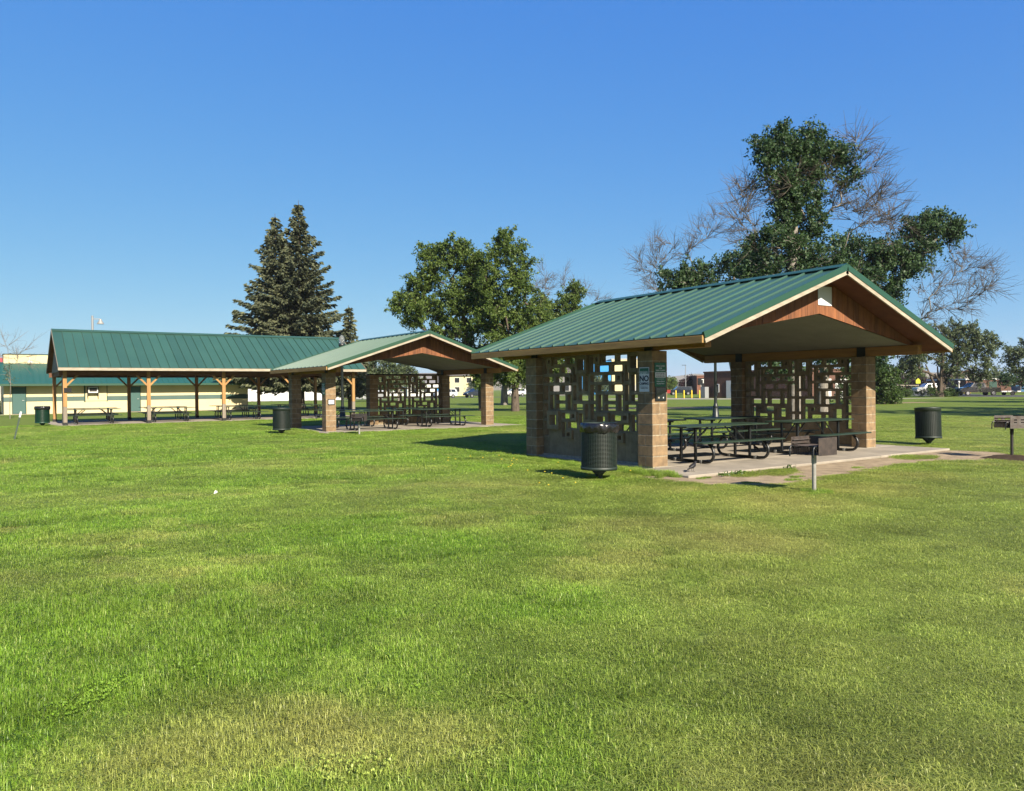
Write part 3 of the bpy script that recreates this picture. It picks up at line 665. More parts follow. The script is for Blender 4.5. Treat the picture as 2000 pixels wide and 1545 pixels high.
# ------------------------------------------------------------------ litter bins
def can_meshes(bright):
    mt = M['can_bright' if bright else 'can_green']; H0, H1, r = .17, .97, .300; b = MB(); NV, NR = 44, 30
    for k in range(NV):
        a = 2 * math.pi * k / NV; c, s = math.cos(a), math.sin(a)
        b.bar((r * c, r * s, H0 + .03), (r * c, r * s, H1 - .10), .011, .008, (-s, c, 0) if False else (c, s, 0))
    for k in range(NR):
        z = H0 + .045 + (H1 - H0 - .16) * k / (NR - 1)
        prof = [(r - .004, z - .0045), (r + .009, z - .0045), (r + .009, z + .0045), (r - .004, z + .0045)]
        b.lathe(prof, NV, smooth=True)
    basket = b.mesh('basket', mt)
    band = MB().lathe([(r - .01, H0), (r + .016, H0), (r + .018, H0 + .05), (r - .006, H0 + .055)], NV).mesh('bottom_band', mt)
    top = MB().lathe([(r - .01, H1 - .10), (r + .012, H1 - .10), (r + .012, H1 - .02), (r + .022, H1), (r - .02, H1 + .006), (r - .025, H1 - .08)], NV).mesh('top_band', mt)
    liner = MB().lathe([(0.0, H0 + .01), (r - .02, H0 + .02), (r - .018, H1 - .03), (r - .05, H1 - .03), (r - .06, H0 + .10), (0, H0 + .10)], 32).mesh('liner', M['liner'])
    foot = MB().lathe([(.0, H0 + .01), (.15, H0 - .002), (.06, .07), (.055, .02), (.09, .015), (.09, -.06)], 16).mesh('pedestal', mt)
    # loose bag folded over the rim
    rr = random.Random(4); n = 96; v = []; f = []; rows = [(r - .03, H1 - .06), (r - .01, H1 + .004), (r + .022, H1 + .008), (r + .034, H1 - .03), (r + .036, H1 - .08), (r + .030, H1 - .135), (r + .018, H1 - .155)]
    for i, (q, z) in enumerate(rows):
        for k in range(n):
            a = 2 * math.pi * k / n; w = (math.sin(11 * a + i * .9) + .7 * math.sin(23 * a - i * 1.4) + .5 * math.sin(5 * a + i)) * .0055 * (0 if i < 1 else 1)
            v.append(((q + w) * math.cos(a), (q + w) * math.sin(a), z + .010 * math.sin(7 * a) * (i > 4) + .006 * math.sin(17 * a) * (i > 3)))
    for i in range(len(rows) - 1):
        for k in range(n): f.append((i * n + k, i * n + (k + 1) % n, (i + 1) * n + (k + 1) % n, (i + 1) * n + k))
    bag = MB().add(v, f, True).mesh('bag', M['bag'])
    return basket, band, top, liner, foot, bag
CM = {k: can_meshes(k) for k in (False, True)}
def can(x, y, z, tilt, az, bright, bag, label):
    root = tag(empty('litter_bin', (x, y, z)), label, 'litter bin', 'green mesh litter bins on pedestals')
    root.rotation_euler = (R(tilt) * math.cos(az), R(tilt) * math.sin(az), 0)
    me = CM[bright]
    for nm, k in (('basket', 0), ('bottom_band', 1), ('top_band', 2), ('liner', 3), ('pedestal', 4)): link(nm, me[k], root)
    if bag: link('bag', me[5], root)
    return root
can(-1.74, -.44, GZ, 0.6, 1.0, False, True, 'dark green mesh litter bin with black bag before the nearest screen wall')
can(9.85, -.18, GZ, 4.0, 2.4, False, False, 'leaning dark green litter bin on the lawn right of the nearest pavilion')
can(-1.47, 17.38, GZ, 0.5, 0.3, False, False, 'dark green litter bin left of the middle pavilion')
can(-8.03, 32.88, GZ, 1.0, 0.3, True, True, 'bright green litter bin left of the long timber pavilion')

# ------------------------------------------------------------------ park grills
def grill(x, y, rz, label, main, post_m, slots, hh=0.62):
    root = tag(empty('park_grill', (x, y, GZ), rz), label, 'grill', 'steel park grills on posts')
    # open front faces -X in local space
    w = .225; z0, z1 = hh, hh + .25; t = .006
    MB().tube([(0, 0, 0), (0, 0, hh - .02)], .030, 14).build('post', post_m, root)
    MB().tube([(0, 0, hh - .14), (0, 0, hh)], .036, 14).build('collar', M['soot'] if slots else post_m, root)
    fb = MB(); fb.box(-w, w, -w, w, z0, z0 + t)
    fb.box(w - t, w, -w, w, z0 + t, z1)
    box_ = fb.build('firebox', M['soot'], root)
    for sy in (-1, 1):
        s = MB(); y0, y1 = sorted((sy * w, sy * (w + t)))
        if not slots: s.box(-w, w, y0, y1, z0 - .01, z1, .002)
        else:
            s.box(-w, w, y0, y1, z0 - .01, z0 + .10); s.box(-w, w, y0, y1, z0 + .125, z0 + .155); s.box(-w, w, y0, y1, z0 + .18, z1)
            for xx in (-w, -.07, .17): s.box(xx, xx + .085, y0 + .0005, y1 - .0005, z0 + .10, z0 + .18)
        s.build('side_panel', main, root)
        # shelf ledges inside
        for k in range(3):
            zz = z0 + .10 + k * .05; ya, yb = sorted((sy * (w - .03), sy * (w - .002))); MB().box(-w + .02, w - .02, ya, yb, zz, zz + .006).build('ledge', M['rust2'], root)
    gr = MB()
    for k in range(17): gr.tube([(-w + .01, -w + .03 + k * (2 * w - .06) / 16, z0 + .125), (w - .03, -w + .03 + k * (2 * w - .06) / 16, z0 + .125)], .006, 5)
    gr.tube([(-w + .02, -w + .02, z0 + .118), (-w + .02, w - .02, z0 + .118)], .007, 5); gr.tube([(w - .05, -w + .02, z0 + .118), (w - .05, w - .02, z0 + .118)], .007, 5)
    gr.build('grate', M['rust'], root)
    fr = MB()
    for k in range(13): fr.bar((-w - .002, -w + .02 + k * .04, z0 + .005), (-w - .002, -w + .02 + k * .04 + .02, z0 + .115), .004, .006)
    fr.build('front_mesh', M['soot'], root)
    for sy in (-1, 1):
        MB().tube([(-w, sy * (w - .03), z0 + .12), (-w - .05, sy * (w - .03), z0 + .125), (-w - .075, sy * (w - .03), z0 + .09), (-w - .08, sy * (w - .03), z0 - .03)], .011, 7).build('handle', M['black'], root)
    return root
grill(-.40, -3.72, 0, 'brown steel grill on a pale pipe post before the nearest pavilion', M['rust'], M['galv'], False, .57)
grill(7.48, -3.13, R(-28), 'grey slotted steel grill on a dark post at the right edge', M['rust2'], M['soot'], True, .65)
grill(.55, 15.05, R(52), 'rust brown grill standing before the middle pavilion', M['rust'], M['galv'], False, .50)
b = MB(); rr = random.Random(3); pr = []
v = [(7.48, -3.13, GZ + .075)]; f = []
for k in range(40):
    a = 2 * math.pi * k / 40; q = .42 + .12 * math.sin(3 * a) + rr.uniform(-.05, .05); v.append((7.48 + q * .5 * math.cos(a), -3.13 + q * .5 * math.sin(a), GZ + .045 + rr.uniform(0, .02))); 
for k in range(40):
    a = 2 * math.pi * k / 40; q = .75 + .2 * math.sin(2 * a + 1) + rr.uniform(-.08, .08); v.append((7.48 + q * math.cos(a), -3.13 + q * math.sin(a), GZ - .01))
for k in range(40): f += [(0, 1 + k, 1 + (k + 1) % 40), (1 + k, 41 + k, 41 + (k + 1) % 40, 1 + (k + 1) % 40)]
b.add(v, f, True); tag(b.build('soil_mound', M['soil']), kind='structure')

# ------------------------------------------------------------------ lamp posts in the park
def park_lamp(x, y, label):
    root = tag(empty('lamp_post', (x, y, GZ)), label, 'lamp post', 'black park lamp posts with acorn globes')
    MB().lathe([(.21, 0), (.21, .06), (.17, .10), (.13, .55), (.12, .60), (.14, .63), (.10, .70), (.085, .80)], 16, cap=True).build('base', M['lampblack'], root)
    MB().lathe([(.075, .75), (.060, 3.62), (.075, 3.64), (.075, 3.70)], 12).build('pole', M['lampblack'], root)
    MB().lathe([(.06, 3.70), (.10, 3.74), (.10, 3.78), (.16, 3.90), (.17, 4.00), (.12, 4.02)], 16).build('cup', M['lampblack'], root)
    MB().lathe([(.11, 4.01), (.145, 4.10), (.150, 4.22), (.125, 4.34), (.08, 4.41), (.03, 4.45), (0, 4.47)], 20).build('globe', M['globe'], root)
    MB().box(-.05, .05, -.10, -.05, 1.15, 1.35, .004).build('outlet_box', M['lampblack'], root)
park_lamp(4.95, 27.3, 'black lamp post with clear acorn globe behind the middle pavilion')
park_lamp(18.47, 14.28, 'black lamp post whose top hides behind the nearest pavilion roof')

# ------------------------------------------------------------------ birds, stake, litter
def bird(x, y, z, rz, sc, m, label):
    root = tag(empty('bird', (x, y, z), rz), label, 'bird'); root.scale = (sc, sc, sc)
    # one lofted body: tail tip to beak, local +X forward
    secs = [(-.165, .052, .004, .014), (-.12, .060, .006, .016), (-.085, .072, .013, .016), (-.05, .086, .030, .030), (-.01, .096, .040, .042), (.03, .108, .038, .042), (.055, .128, .028, .031), (.070, .150, .023, .024), (.088, .160, .022, .022), (.103, .158, .015, .015), (.112, .155, .006, .006), (.132, .150, .0015, .002)]
    n = 10; v = []; f = []
    for (x_, z_, hw, hh) in secs:
        for k in range(n):
            a = 2 * math.pi * k / n; v.append((x_, hw * math.cos(a), z_ + hh * math.sin(a)))
    for i in range(len(secs) - 1):
        for k in range(n): f.append((i * n + k, i * n + (k + 1) % n, (i + 1) * n + (k + 1) % n, (i + 1) * n + k))
    f += [tuple(range(n))[::-1], tuple(range((len(secs) - 1) * n, len(secs) * n))]
    MB().add(v, f, True).build('body', m, root)
    for sy in (-1, 1):
        w = MB(); w.add([(.035, sy * .041, .118), (.0, sy * .046, .120), (-.06, sy * .036, .095), (-.115, sy * .012, .072), (-.07, sy * .034, .075), (.0, sy * .046, .085), (.03, sy * .042, .095)], [tuple(range(7))], True); w.build('wing', m, root)
        MB().tube([(0, sy * .016, .065), (-.012, sy * .018, .035), (.0, sy * .018, .003), (.028, sy * .020, .002)], .0028, 5).build('leg', M['soot'], root)
bird(.02, -.98, 0, R(10), 1.05, M['feather'], 'black bird standing on the slab edge by the nearest pillar')
bird(4.34, 1.0, 0, R(70), .95, M['feather_br'], 'brown bird on the slab under the picnic table')
st = tag(empty('fence_stake', (-9.59, 20.77, GZ)), 'leaning dark green stake with white tip at the left edge', 'stake')
MB().bar((0, 0, -.1), (.19, 0, .78), .05, .05).build('shaft', M['stake'], st)
MB().bar((.19, 0, .78), (.232, 0, .97), .054, .054).build('white_tip', M['white'], st)
b = MB(); b.add([(0, 0, 0), (.10, .01, .03), (.12, .07, .06), (.03, .08, .02), (.06, .04, .09)], [(0, 1, 4), (1, 2, 4), (2, 3, 4), (3, 0, 4)]); lit = b.build('paper_litter', M['white']); lit.location = (-7.62, 1.75, GZ + .01); lit.scale = (.6, .6, .6); tag(lit, 'scrap of white paper lying on the lawn at left', 'litter')

# ------------------------------------------------------------------ cream building with green roof (far left)
def cream_building():
    root = tag(empty('park_building', (0, 60, 0)), 'low cream building with green roof and grey green stripe behind the timber pavilion', 'building')
    x0, x1, d = -8.95, 9.4, 9.0
    wl = MB(); wl.box(x0, x1, 0, d, -.2, 2.45); wall = wl.build('wall', M['cream'], root)
    MB().box(x0 - .012, x1 + .012, -.012, d * .5, .93, 1.29).build('painted_band', M['band'], wall)
    for dx in (-8.38, -0.3):
        dr = MB().box(dx, dx + .84, -.05, -.013, .0, 2.06, .01).build('door', M['door_green'], root)
        MB().box(dx - .05, dx, -.06, -.013, .0, 2.12).build('frame', M['darkgreen'], dr); MB().box(dx + .84, dx + .89, -.06, -.013, .0, 2.12).build('frame', M['darkgreen'], dr)
        MB().tube([(dx + .74, -.05, 1.02), (dx + .74, -.10, 1.02), (dx + .62, -.10, 1.02)], .018, 6).build('handle', M['white'], dr)
    hp = MB().box(-3.5, -1.9, -.045, -.013, .92, 2.2).build('shutter_panel', M['cream'], root)
    for (a, c, z0, z1) in ((-3.56, -3.46, .86, 2.24), (-1.94, -1.88, .86, 2.24), (-3.46, -1.94, 2.19, 2.24)): MB().box(a, c, -.06, -.013, z0, z1).build('frame', M['darkgreen'], hp)
    ac = MB().box(-3.30, -2.60, -.45, -.047, 1.55, 2.02, .02).build('air_conditioner', M['white'], root)
    MB().box(-3.22, -2.68, -.456, -.4505, 1.66, 1.97).build('grille', M['soot'], ac); MB().box(-3.34, -3.29, -.47, -.047, 1.30, 2.05).build('bracket', M['soot'], ac); MB().box(-2.61, -2.56, -.47, -.047, 1.30, 2.05).build('bracket', M['soot'], ac)
    MB().box(7.0, 9.2, -.06, -.013, .93, 1.32).build('dark_board', M['darkgreen'], root)
    # roof: front slope with ribs, then raised cream wall
    rf = MB(); ya, yb, za, zb = -.95, 3.3, 2.28, 4.08; nn = (za - zb)
    rf.add([(x0 - .6, ya, za), (x1 + .4, ya, za), (x1 + .4, yb, zb), (x0 - .6, yb, zb), (x0 - .6, ya, za - .12), (x1 + .4, ya, za - .12), (x1 + .4, yb, zb - .12), (x0 - .6, yb, zb - .12)], [(0, 1, 2, 3), (7, 6, 5, 4), (0, 4, 5, 1), (0, 3, 7, 4), (1, 5, 6, 2)])
    rf.add([(x0 - .6, yb, zb), (x1 + .4, yb, zb), (x1 + .4, d + .5, za), (x0 - .6, d + .5, za)], [(0, 1, 2, 3)])
    roof = rf.build('roof', M['teal_roof'], root)
    rb = MB(); k = 0; x = x0 - .55
    while x < x1 + .4:
        rb.bar((x, ya, za + .015), (x, yb, zb + .015), .035, .04); x += .42
    tag(rb.build('roof_ribs', M['teal_roof'], roof), kind='stuff')
    MB().box(x0 - .6, x1 + .4, ya - .03, ya - .002, za - .14, za + .02).build('gutter', M['green_trim'], roof)
    MB().box(x0 + .1, -2.0, yb - .2, yb + 3.0, zb - .3, zb + .62).build('upper_wall', M['cream'], root)
    MB().box(x0 + .05, -1.95, yb - .25, yb + 3.05, zb + .622, zb + .68).build('coping', M['darkgreen'], root)
    for lx in (-7.1, -4.3):
        l = MB(); l.tube([(lx, yb - .25, zb + .35), (lx, yb - .6, zb + .4), (lx, yb - .7, zb + .2)], .02, 6); l.lathe([(.03, zb + .2), (.06, zb + .12), (.22, zb - .02)], 12, (lx, yb - .7)); l.build('barn_light', M['white'], root)
    MB().box(x0 - .3, x1 + .2, -.9, -.013, -.2, GZ + .02).build('foundation_strip', M['path'], root)
cream_building()
pl = tag(empty('floodlight_pole', (-.11, 85.5, GZ)), 'tall pale pole with floodlight above the timber pavilion roof', 'light pole')
MB().tube([(0, 0, 0), (0, 0, 10.1)], [.16, .11], 8).build('pole', M['fence'], pl)
b = MB(); b.bar((0, 0, 9.75), (.75, -.3, 9.75), .08, .08); b.build('arm', M['fence'], pl)
b = MB(); b.lathe([(.10, 9.75), (.18, 9.55), (.38, 9.2)], 12, (.75, -.3)); b.build('floodlight', M['galv'], pl)
# ------------------------------------------------------------------ far buildings
def house(name, label, x, y, rz, w, d, h, rh, wm, rm, wins, doors=(), hip=False, over=.4):
    """front wall at local y=0 facing -y; gable ridge along x"""
    root = tag(empty(name, (x, y, GZ), rz), label, 'building')
    MB().box(0, w, 0, d, -.2, h).build('wall', wm, root)
    r = MB()
    if rh > 0:
        i = d * .5 if hip else 0
        v = [(-over, -over, h + .003), (w + over, -over, h + .003), (w + over, d + over, h + .003), (-over, d + over, h + .003), (-over + i, d / 2, h + rh), (w + over - i, d / 2, h + rh)]
        r.add(v, [(0, 1, 5, 4), (2, 3, 4, 5), (0, 4, 3), (1, 2, 5), (0, 3, 2, 1)])
    else: r.box(-.1, w + .1, -.1, d + .1, h + .002, h + .25)
    r.build('roof', rm, root)
    for (a, b_, c, e_) in wins:
        f = MB().box(a - .07, b_ + .07, -.05, -.002, c - .07, e_ + .07).build('window', M['white'], root); MB().box(a, b_, -.06, -.052, c, e_).build('pane', M['glass'], f)
    for (a, b_, hh, m_) in doors: MB().box(a, b_, -.05, -.002, .0, hh).build('door', m_, root)
    return root
# brown brick works building right of the bollards: shaded long side with white doors, sunny end
def brick_building():
    root = tag(empty('brick_building', (76.4, 48.5, GZ)), 'flat roofed brown brick building with white doors beyond the bollards', 'building')
    MB().box(0, 14, 0, 17.5, -.2, 3.62).build('wall', M['brick_dark'], root)
    MB().box(-.08, 14.08, -.08, 17.58, 3.622, 3.82).build('coping', M['brick_dark'], root)
    for (y0, y1, z1) in ((9.2, 10.9, 2.5), (12.0, 13.4, 2.45)):
        dr = MB().box(-.06, -.002, y0, y1, 0, z1).build('door', M['white'], root); MB().box(-.07, -.062, y0 + .15, y0 + .55, .9, 1.9).build('pane', M['glass'], dr)
    wn = MB().box(-.06, -.002, 14.7, 15.5, .8, 2.0).build('window', M['white'], root); MB().box(-.07, -.062, 14.82, 15.38, .9, 1.9).build('pane', M['glass'], wn)
    for (x0, x1, z1) in ((1.2, 4.4, 2.5), (5.3, 8.0, 2.5)): MB().box(x0, x1, -.06, -.002, 0, z1).build('garage_door', M['white'], root)
    MB().box(8.6, 13.9, -.03, -.002, .0, 3.6).build('sunlit_brick_tint', M['brick'], root)  # lighter brick sheet: sunlight on this end put into the colour
    MB().box(-1.3, -.5, 16.2, 17.0, 0, 1.6).build('meter_cabinet', M['fence'], root)
brick_building()
for i, (x, y) in enumerate(((73.3, 68.6), (73.6, 67.3), (73.9, 66.1), (74.2, 64.9))):
    o = empty('bollard', (x, y, GZ)); tag(o, ('leftmost', 'second from left', 'third from left', 'rightmost')[i] + ' of the four yellow bollards beside the brick building', 'bollard', 'yellow bollards')
    MB().lathe([(.10, -.1), (.10, 1.06), (.07, 1.14), (0, 1.17)], 12).build('pipe', M['yellow'], o)
h = house('store_building', 'pink brick store with a dark lettered sign beyond the bollards', 119.0, 105.5, R(-35), 7.5, 8, 3.9, 0, M['brick'], M['brick'], [(.9, 2.6, .8, 2.2)])
s = MB().box(.2, 4.0, -.16, -.06, 2.15, 3.55).build('store_sign', M['plate'], h)
link('lettering', text_mesh('TDS', 1.25, M['white'], .01, bold=.02), s, (2.1, -.18, 2.82), (R(90), 0, 0)); MB().box(4.2, 7.3, -.12, -.06, 2.0, 3.5).build('white_band', M['white'], h)
h = house('commercial_building', 'tall bright blue and cream commercial building seen through the nearest screen', 116.6, 145.0, R(-34.6), 9.6, 12, 8.3, 0, M['blue_wall'], M['blue_wall'], [])
h2 = house('commercial_building', 'cream commercial building joined to the blue one beyond the park', 124.6, 139.3, R(-34.6), 7.6, 12, 8.9, 0, M['cream'], M['offwhite'], [(2.6, 4.4, 2.2, 4.0)], [(5.2, 6.4, 2.3, M['offwhite'])])
house('grey_house', 'grey sided house seen through left half of the nearest screen', 97.3, 133.6, R(-34.6), 8.6, 8, 4.6, 2.2, M['grey_side'], M['shingle'], [(1, 2.2, 1, 2.3), (5.2, 6.6, 1, 2.3)])
house('beige_house', 'beige two storey house beyond the middle pavilion', 84.0, 157.5, R(-25), 9.5, 8, 5.0, 2.0, M['cream'], M['shingle'], [(1, 2.2, 1, 2.2), (3.6, 4.8, 1, 2.2), (1, 2.2, 3.3, 4.5), (3.6, 4.8, 3.3, 4.5), (6.6, 7.8, 3.3, 4.5)], [(6.4, 7.4, 2.1, M['offwhite'])])
house('long_house', 'long low white house with grey roof behind the middle pavilion screen', 74.0, 184.0, R(-20), 22, 9, 3.9, 2.4, M['white'], M['shingle'], [(2, 4, 1.2, 2.6), (6, 8, 1.2, 2.6), (10, 12, 1.2, 2.6), (15, 17, 1.2, 2.6)], [(13, 14, 2.2, M['dumpster'])])
house('white_building', 'white building with dark porch roof behind the middle pavilion screen', 66.0, 140.0, R(-20), 9, 7, 3.0, 1.6, M['white'], M['grey_side'], [(1, 2.4, .9, 2.1), (3.6, 5.0, .9, 2.1)], [(6.4, 7.4, 2.1, M['blue_wall'])])
h = house('storage_garage', 'long white row of storage garages behind the spruce', 20.0, 118.5, R(-4), 22, 8, 2.25, .9, M['offwhite'], M['brick'], [], [(k * 3.1 + .5, k * 3.1 + 3.2, 2.0, M['white']) for k in range(7)])
house('trailer_home', 'pale blue grey trailer home by the trees beyond the park', 47.2, 125.5, R(-27), 5.6, 3, 1.35, .25, M['fence'], M['white'], [(.8, 2.0, .35, 1.0), (3.0, 4.2, .35, 1.0)])
house('red_roof_building', 'distant building with a red roof behind the cream building', -11.5, 97.5, 0, 3.1, 5, 5.2, .75, M['offwhite'], M['redroof'], [])
h = house('school_building', 'long low brick school at the right edge beyond the street', 147.0, 62.5, R(-34.6), 30, 14, 2.45, 0, M['brick_dark'], M['white'], [(9.0, 11.0, .8, 1.8)], [(4.5, 6.0, 2.1, M['darkgreen'])])
house('far_house', 'small far white house above the street trees', 175.0, 125.0, R(-34), 12, 8, 3.2, 1.8, M['white'], M['shingle'], [(2, 4, 1, 2.2), (7, 9, 1, 2.2)])
house('far_house', 'small far tan house at the foot of the hills', 145.0, 165.0, R(-34), 12, 8, 3.2, 1.8, M['offwhite'], M['shingle'], [(2, 4, 1, 2.2), (7, 9, 1, 2.2)])
house('far_house', 'far grey roofed house left of the storage garages', -30.0, 150.0, R(10), 14, 8, 3.0, 1.7, M['offwhite'], M['shingle'], [(2, 4, 1, 2.2)])
# camper parked left of the cream building
c = tag(empty('camper', (-13.6, 69.0, GZ), 0), 'white camper standing at the left edge beside the cream building', 'camper')
MB().box(0, 4.3, 0, 2.2, .55, 2.75, .12).build('body', M['white'], c); MB().box(2.6, 3.9, -.01, -.001, 1.5, 2.2).build('window', M['glass'], c); MB().box(.2, 4.2, -.012, -.001, 1.05, 1.15).build('stripe', M['grey_side'], c)
for wx in (1.0, 3.4): MB().tube([(wx, -.02, .34), (wx, .22, .34)], .34, 16).build('wheel', M['tyre'], c)
c = tag(empty('wheelie_bin', (-9.75, 61.2, GZ)), 'black bin standing at the left corner of the cream building', 'bin')
MB().box(0, .62, 0, .6, .08, .98, .04).build('bin_body', M['plate'], c); MB().box(-.02, .64, -.03, .63, .985, 1.05, .015).build('lid', M['plate'], c)
for wx in (.05, .5): MB().tube([(wx, .55, .09), (wx + .08, .55, .09)], .09, 10).build('wheel', M['tyre'], c)

# ------------------------------------------------------------------ vehicles
def vehicle(name, label, cat, x, y, rz, kind, paint):
    root = tag(empty(name, (x, y, GZ), rz), label, cat, 'vehicles on the far streets')
    if kind == 'pickup':
        P = [(-2.75, .55), (-2.75, 1.12), (-.75, 1.14), (-.62, 1.80), (.85, 1.82), (1.45, 1.22), (2.65, 1.08), (2.78, .80), (2.78, .48), (-2.6, .45)]; W = .96; ax = (-1.75, 1.85)
        win = [[(-.50, 1.22), (-.45, 1.70), (.15, 1.72), (.15, 1.22)], [(.22, 1.22), (.22, 1.72), (.78, 1.73), (1.22, 1.24)]]
    elif kind == 'suv':
        P = [(-2.35, .5), (-2.38, 1.05), (-2.15, 1.72), (.55, 1.76), (1.2, 1.15), (2.3, 1.02), (2.42, .75), (2.42, .45), (-2.3, .42)]; W = .93; ax = (-1.45, 1.5)
        win = [[(-2.05, 1.12), (-1.92, 1.62), (-1.1, 1.65), (-1.1, 1.12)], [(-1.02, 1.12), (-1.02, 1.65), (-.2, 1.66), (-.2, 1.12)], [(-.12, 1.12), (-.12, 1.66), (.48, 1.67), (.98, 1.16)]]
    else:
        P = [(-2.2, .45), (-2.25, .95), (-1.5, 1.02), (-.9, 1.44), (.4, 1.46), (1.1, 1.0), (2.1, .86), (2.22, .65), (2.2, .38), (-2.15, .38)]; W = .88; ax = (-1.35, 1.35)
        win = [[(-1.25, 1.02), (-.8, 1.37), (-.2, 1.38), (-.2, 1.02)], [(-.12, 1.02), (-.12, 1.38), (.36, 1.39), (.88, 1.03)]]
    b = MB(); n = len(P); belt = 1.13 if kind != 'car' else 1.0
    inset = lambda z: W if z <= belt else W - .16 * (z - belt) / .65
    v = [(x_, -inset(z), z) for x_, z in P] + [(x_, inset(z), z) for x_, z in P]
    b.add(v, [tuple(range(n)), tuple(range(2 * n - 1, n - 1, -1))] + [(i, i + n, (i + 1) % n + n, (i + 1) % n) for i in range(n)])
    body = b.build('body', paint, root)
    for sy in (-1, 1):
        for q in win:
            w = MB(); w.add([(x_, sy * (inset(z) + .012), z) for x_, z in q], [tuple(range(len(q)))]); w.build('window', M['glass'], root)
        for a in ax:
            t = MB().tube([(a, sy * (W - .18), .36), (a, sy * (W + .02), .36)], .36, 16).build('wheel', M['tyre'], root); MB().tube([(a, sy * (W + .018), .36), (a, sy * (W + .032), .36)], .21, 12).build('rim', M['rim'], t)
        MB().box(P[0][0] - .02, P[0][0] + .05, sy * (W - .12) - .1, sy * (W - .12) + .1, .78, 1.0).build('tail_light', M['red_light'], root)
        hx = max(p[0] for p in P); MB().box(hx - .10, hx + .015, sy * (W - .2) - .15, sy * (W - .2) + .15, .72, .88).build('headlight', M['white'], root)
    fr = [p for p in P if p[1] > belt and p[0] > 0]
    return root
vehicle('pickup_truck', 'silver pickup truck parked beyond the multi stemmed tree', 'pickup', 126.4, 58.9, R(146), 'pickup', M['car_silver'])
vehicle('pickup_truck', 'black pickup truck on the street at right', 'pickup', 104.2, 41.2, R(146), 'pickup', M['car_black'])
t = tag(empty('flat_trailer', (107.6, 38.9, GZ), R(146)), 'white flat trailer behind the black pickup', 'trailer')
MB().box(-1.5, 1.5, -.9, .9, .45, .62, .02).build('deck', M['white'], t); MB().box(-1.5, -1.44, -.9, .9, .62, 1.25).build('tailgate', M['grey_side'], t)
for sy in (-1, 1): MB().tube([(-.3, sy * .85, .3), (-.3, sy * 1.0, .3)], .3, 14).build('wheel', M['tyre'], t)
vehicle('dark_suv', 'dark SUV parked beyond the lawn, between middle pavilion pillars', 'car', 68.6, 116.2, R(182), 'suv', M['car_navy'])
vehicle('white_car', 'white SUV parked left of the dark SUV', 'car', 62.6, 118.0, R(178), 'suv', M['car_white'])
vehicle('white_car', 'white car parked by the houses right of the maple trunks', 'car', 86.0, 128.0, R(170), 'suv', M['car_white'])
vehicle('dark_car', 'dark car seen through the middle of the nearest screen', 'car', 99.0, 120.4, R(150), 'car', M['car_black'])
vehicle('blue_car', 'dark car parked left of the purple tree', 'car', 105.3, 97.7, R(145), 'suv', M['car_navy'])
vehicle('red_truck', 'red pickup at the left end of the bollard gap', 'pickup', 97.9, 97.2, R(145), 'pickup', M['car_red'])

# ------------------------------------------------------------------ street furniture on the right
s = tag(empty('school_sign', (129.6, 62.7, GZ), R(-34.6)), 'yellow pentagon school crossing sign on a post', 'sign')
MB().tube([(0, 0, 0), (0, 0, 2.6)], .04, 6).build('post', M['galv'], s)
b = MB(); b.prism([(-.40, 1.85), (.40, 1.85), (.40, 2.40), (0, 2.78), (-.40, 2.40)], -.06, -.045); b.build('sign_plate', M['sign_yellow'], s)
s = tag(empty('road_sign', (124.2, 66.0, GZ), R(-34.6)), 'grey back of a road sign left of the yellow one', 'sign')
MB().tube([(0, 0, 0), (0, 0, 2.6)], .04, 6).build('post', M['galv'], s); MB().box(-.35, .35, -.06, -.045, 1.75, 2.6, .004).build('sign_plate', M['fence'], s)
s = tag(empty('white_post', (102.3, 42.7, GZ)), 'thin white post with round head before the black pickup', 'post')
MB().lathe([(.09, 0), (.07, 1.5), (.05, 1.55), (.05, 1.75)], 10, cap=True).build('shaft', M['white'], s); MB().lathe([(.04, 1.74), (.14, 1.84), (.15, 1.95), (.09, 2.05), (0, 2.1)], 12).build('head', M['white'], s)
s = tag(empty('yellow_bin', (113.6, 47.0, GZ), R(-34)), 'yellow box standing left of the black pickup', 'box')
MB().box(-.5, .5, -.4, .4, .15, .95, .04).build('box_body', M['yellow'], s); MB().box(-.54, .54, -.44, .44, .955, 1.04, .02).build('lid', M['yellow'], s)
s = tag(empty('dumpster', (144.6, 52.3, GZ), R(-34)), 'blue dumpster by the brick school at the right edge', 'dumpster')
b = MB(); b.prism([(-.9, .15), (.9, .15), (1.05, 1.35), (-1.05, 1.35)], -.6, .6); b.build('hull', M['dumpster'], s); MB().box(-1.08, 1.08, -.65, .65, 1.352, 1.42, .02).build('lid', M['plate'], s)
for i, (x, y, hgt, lab) in enumerate(((117.6, 107.5, 6.4, 'tall thin parking light pole above the purple tree'), (176.4, 91.2, 6.3, 'thin light pole left of the multi stemmed tree'), (196.1, 77.5, 5.4, 'thin light pole above the school roof'))):
    s = tag(empty('light_pole', (x, y, GZ), R(-34)), lab, 'light pole', 'thin parking light poles')
    MB().tube([(0, 0, 0), (0, 0, hgt)], [.10, .07], 8).build('pole', M['fence'], s); MB().box(-.8 if i == 0 else -.1, .1 if i == 0 else .8, -.15, .15, hgt, hgt + .10).build('lamp_head', M['soot'], s)
s = tag(empty('utility_pole', (71.4, 151.6, GZ), R(-34)), 'wooden utility pole with crossarm behind the middle pavilion', 'utility pole')
MB().tube([(0, 0, 0), (0, 0, 10)], [.17, .12], 8).build('pole', M['bark'], s); MB().box(-1.2, 1.2, -.06, .06, 9.2, 9.35).build('crossarm', M['bark'], s)
for k in (-1.1, -.6, .6, 1.1): MB().lathe([(.03, 9.35), (.05, 9.42), (.03, 9.5)], 6, (k, 0)).build('insulator', M['offwhite'], s)
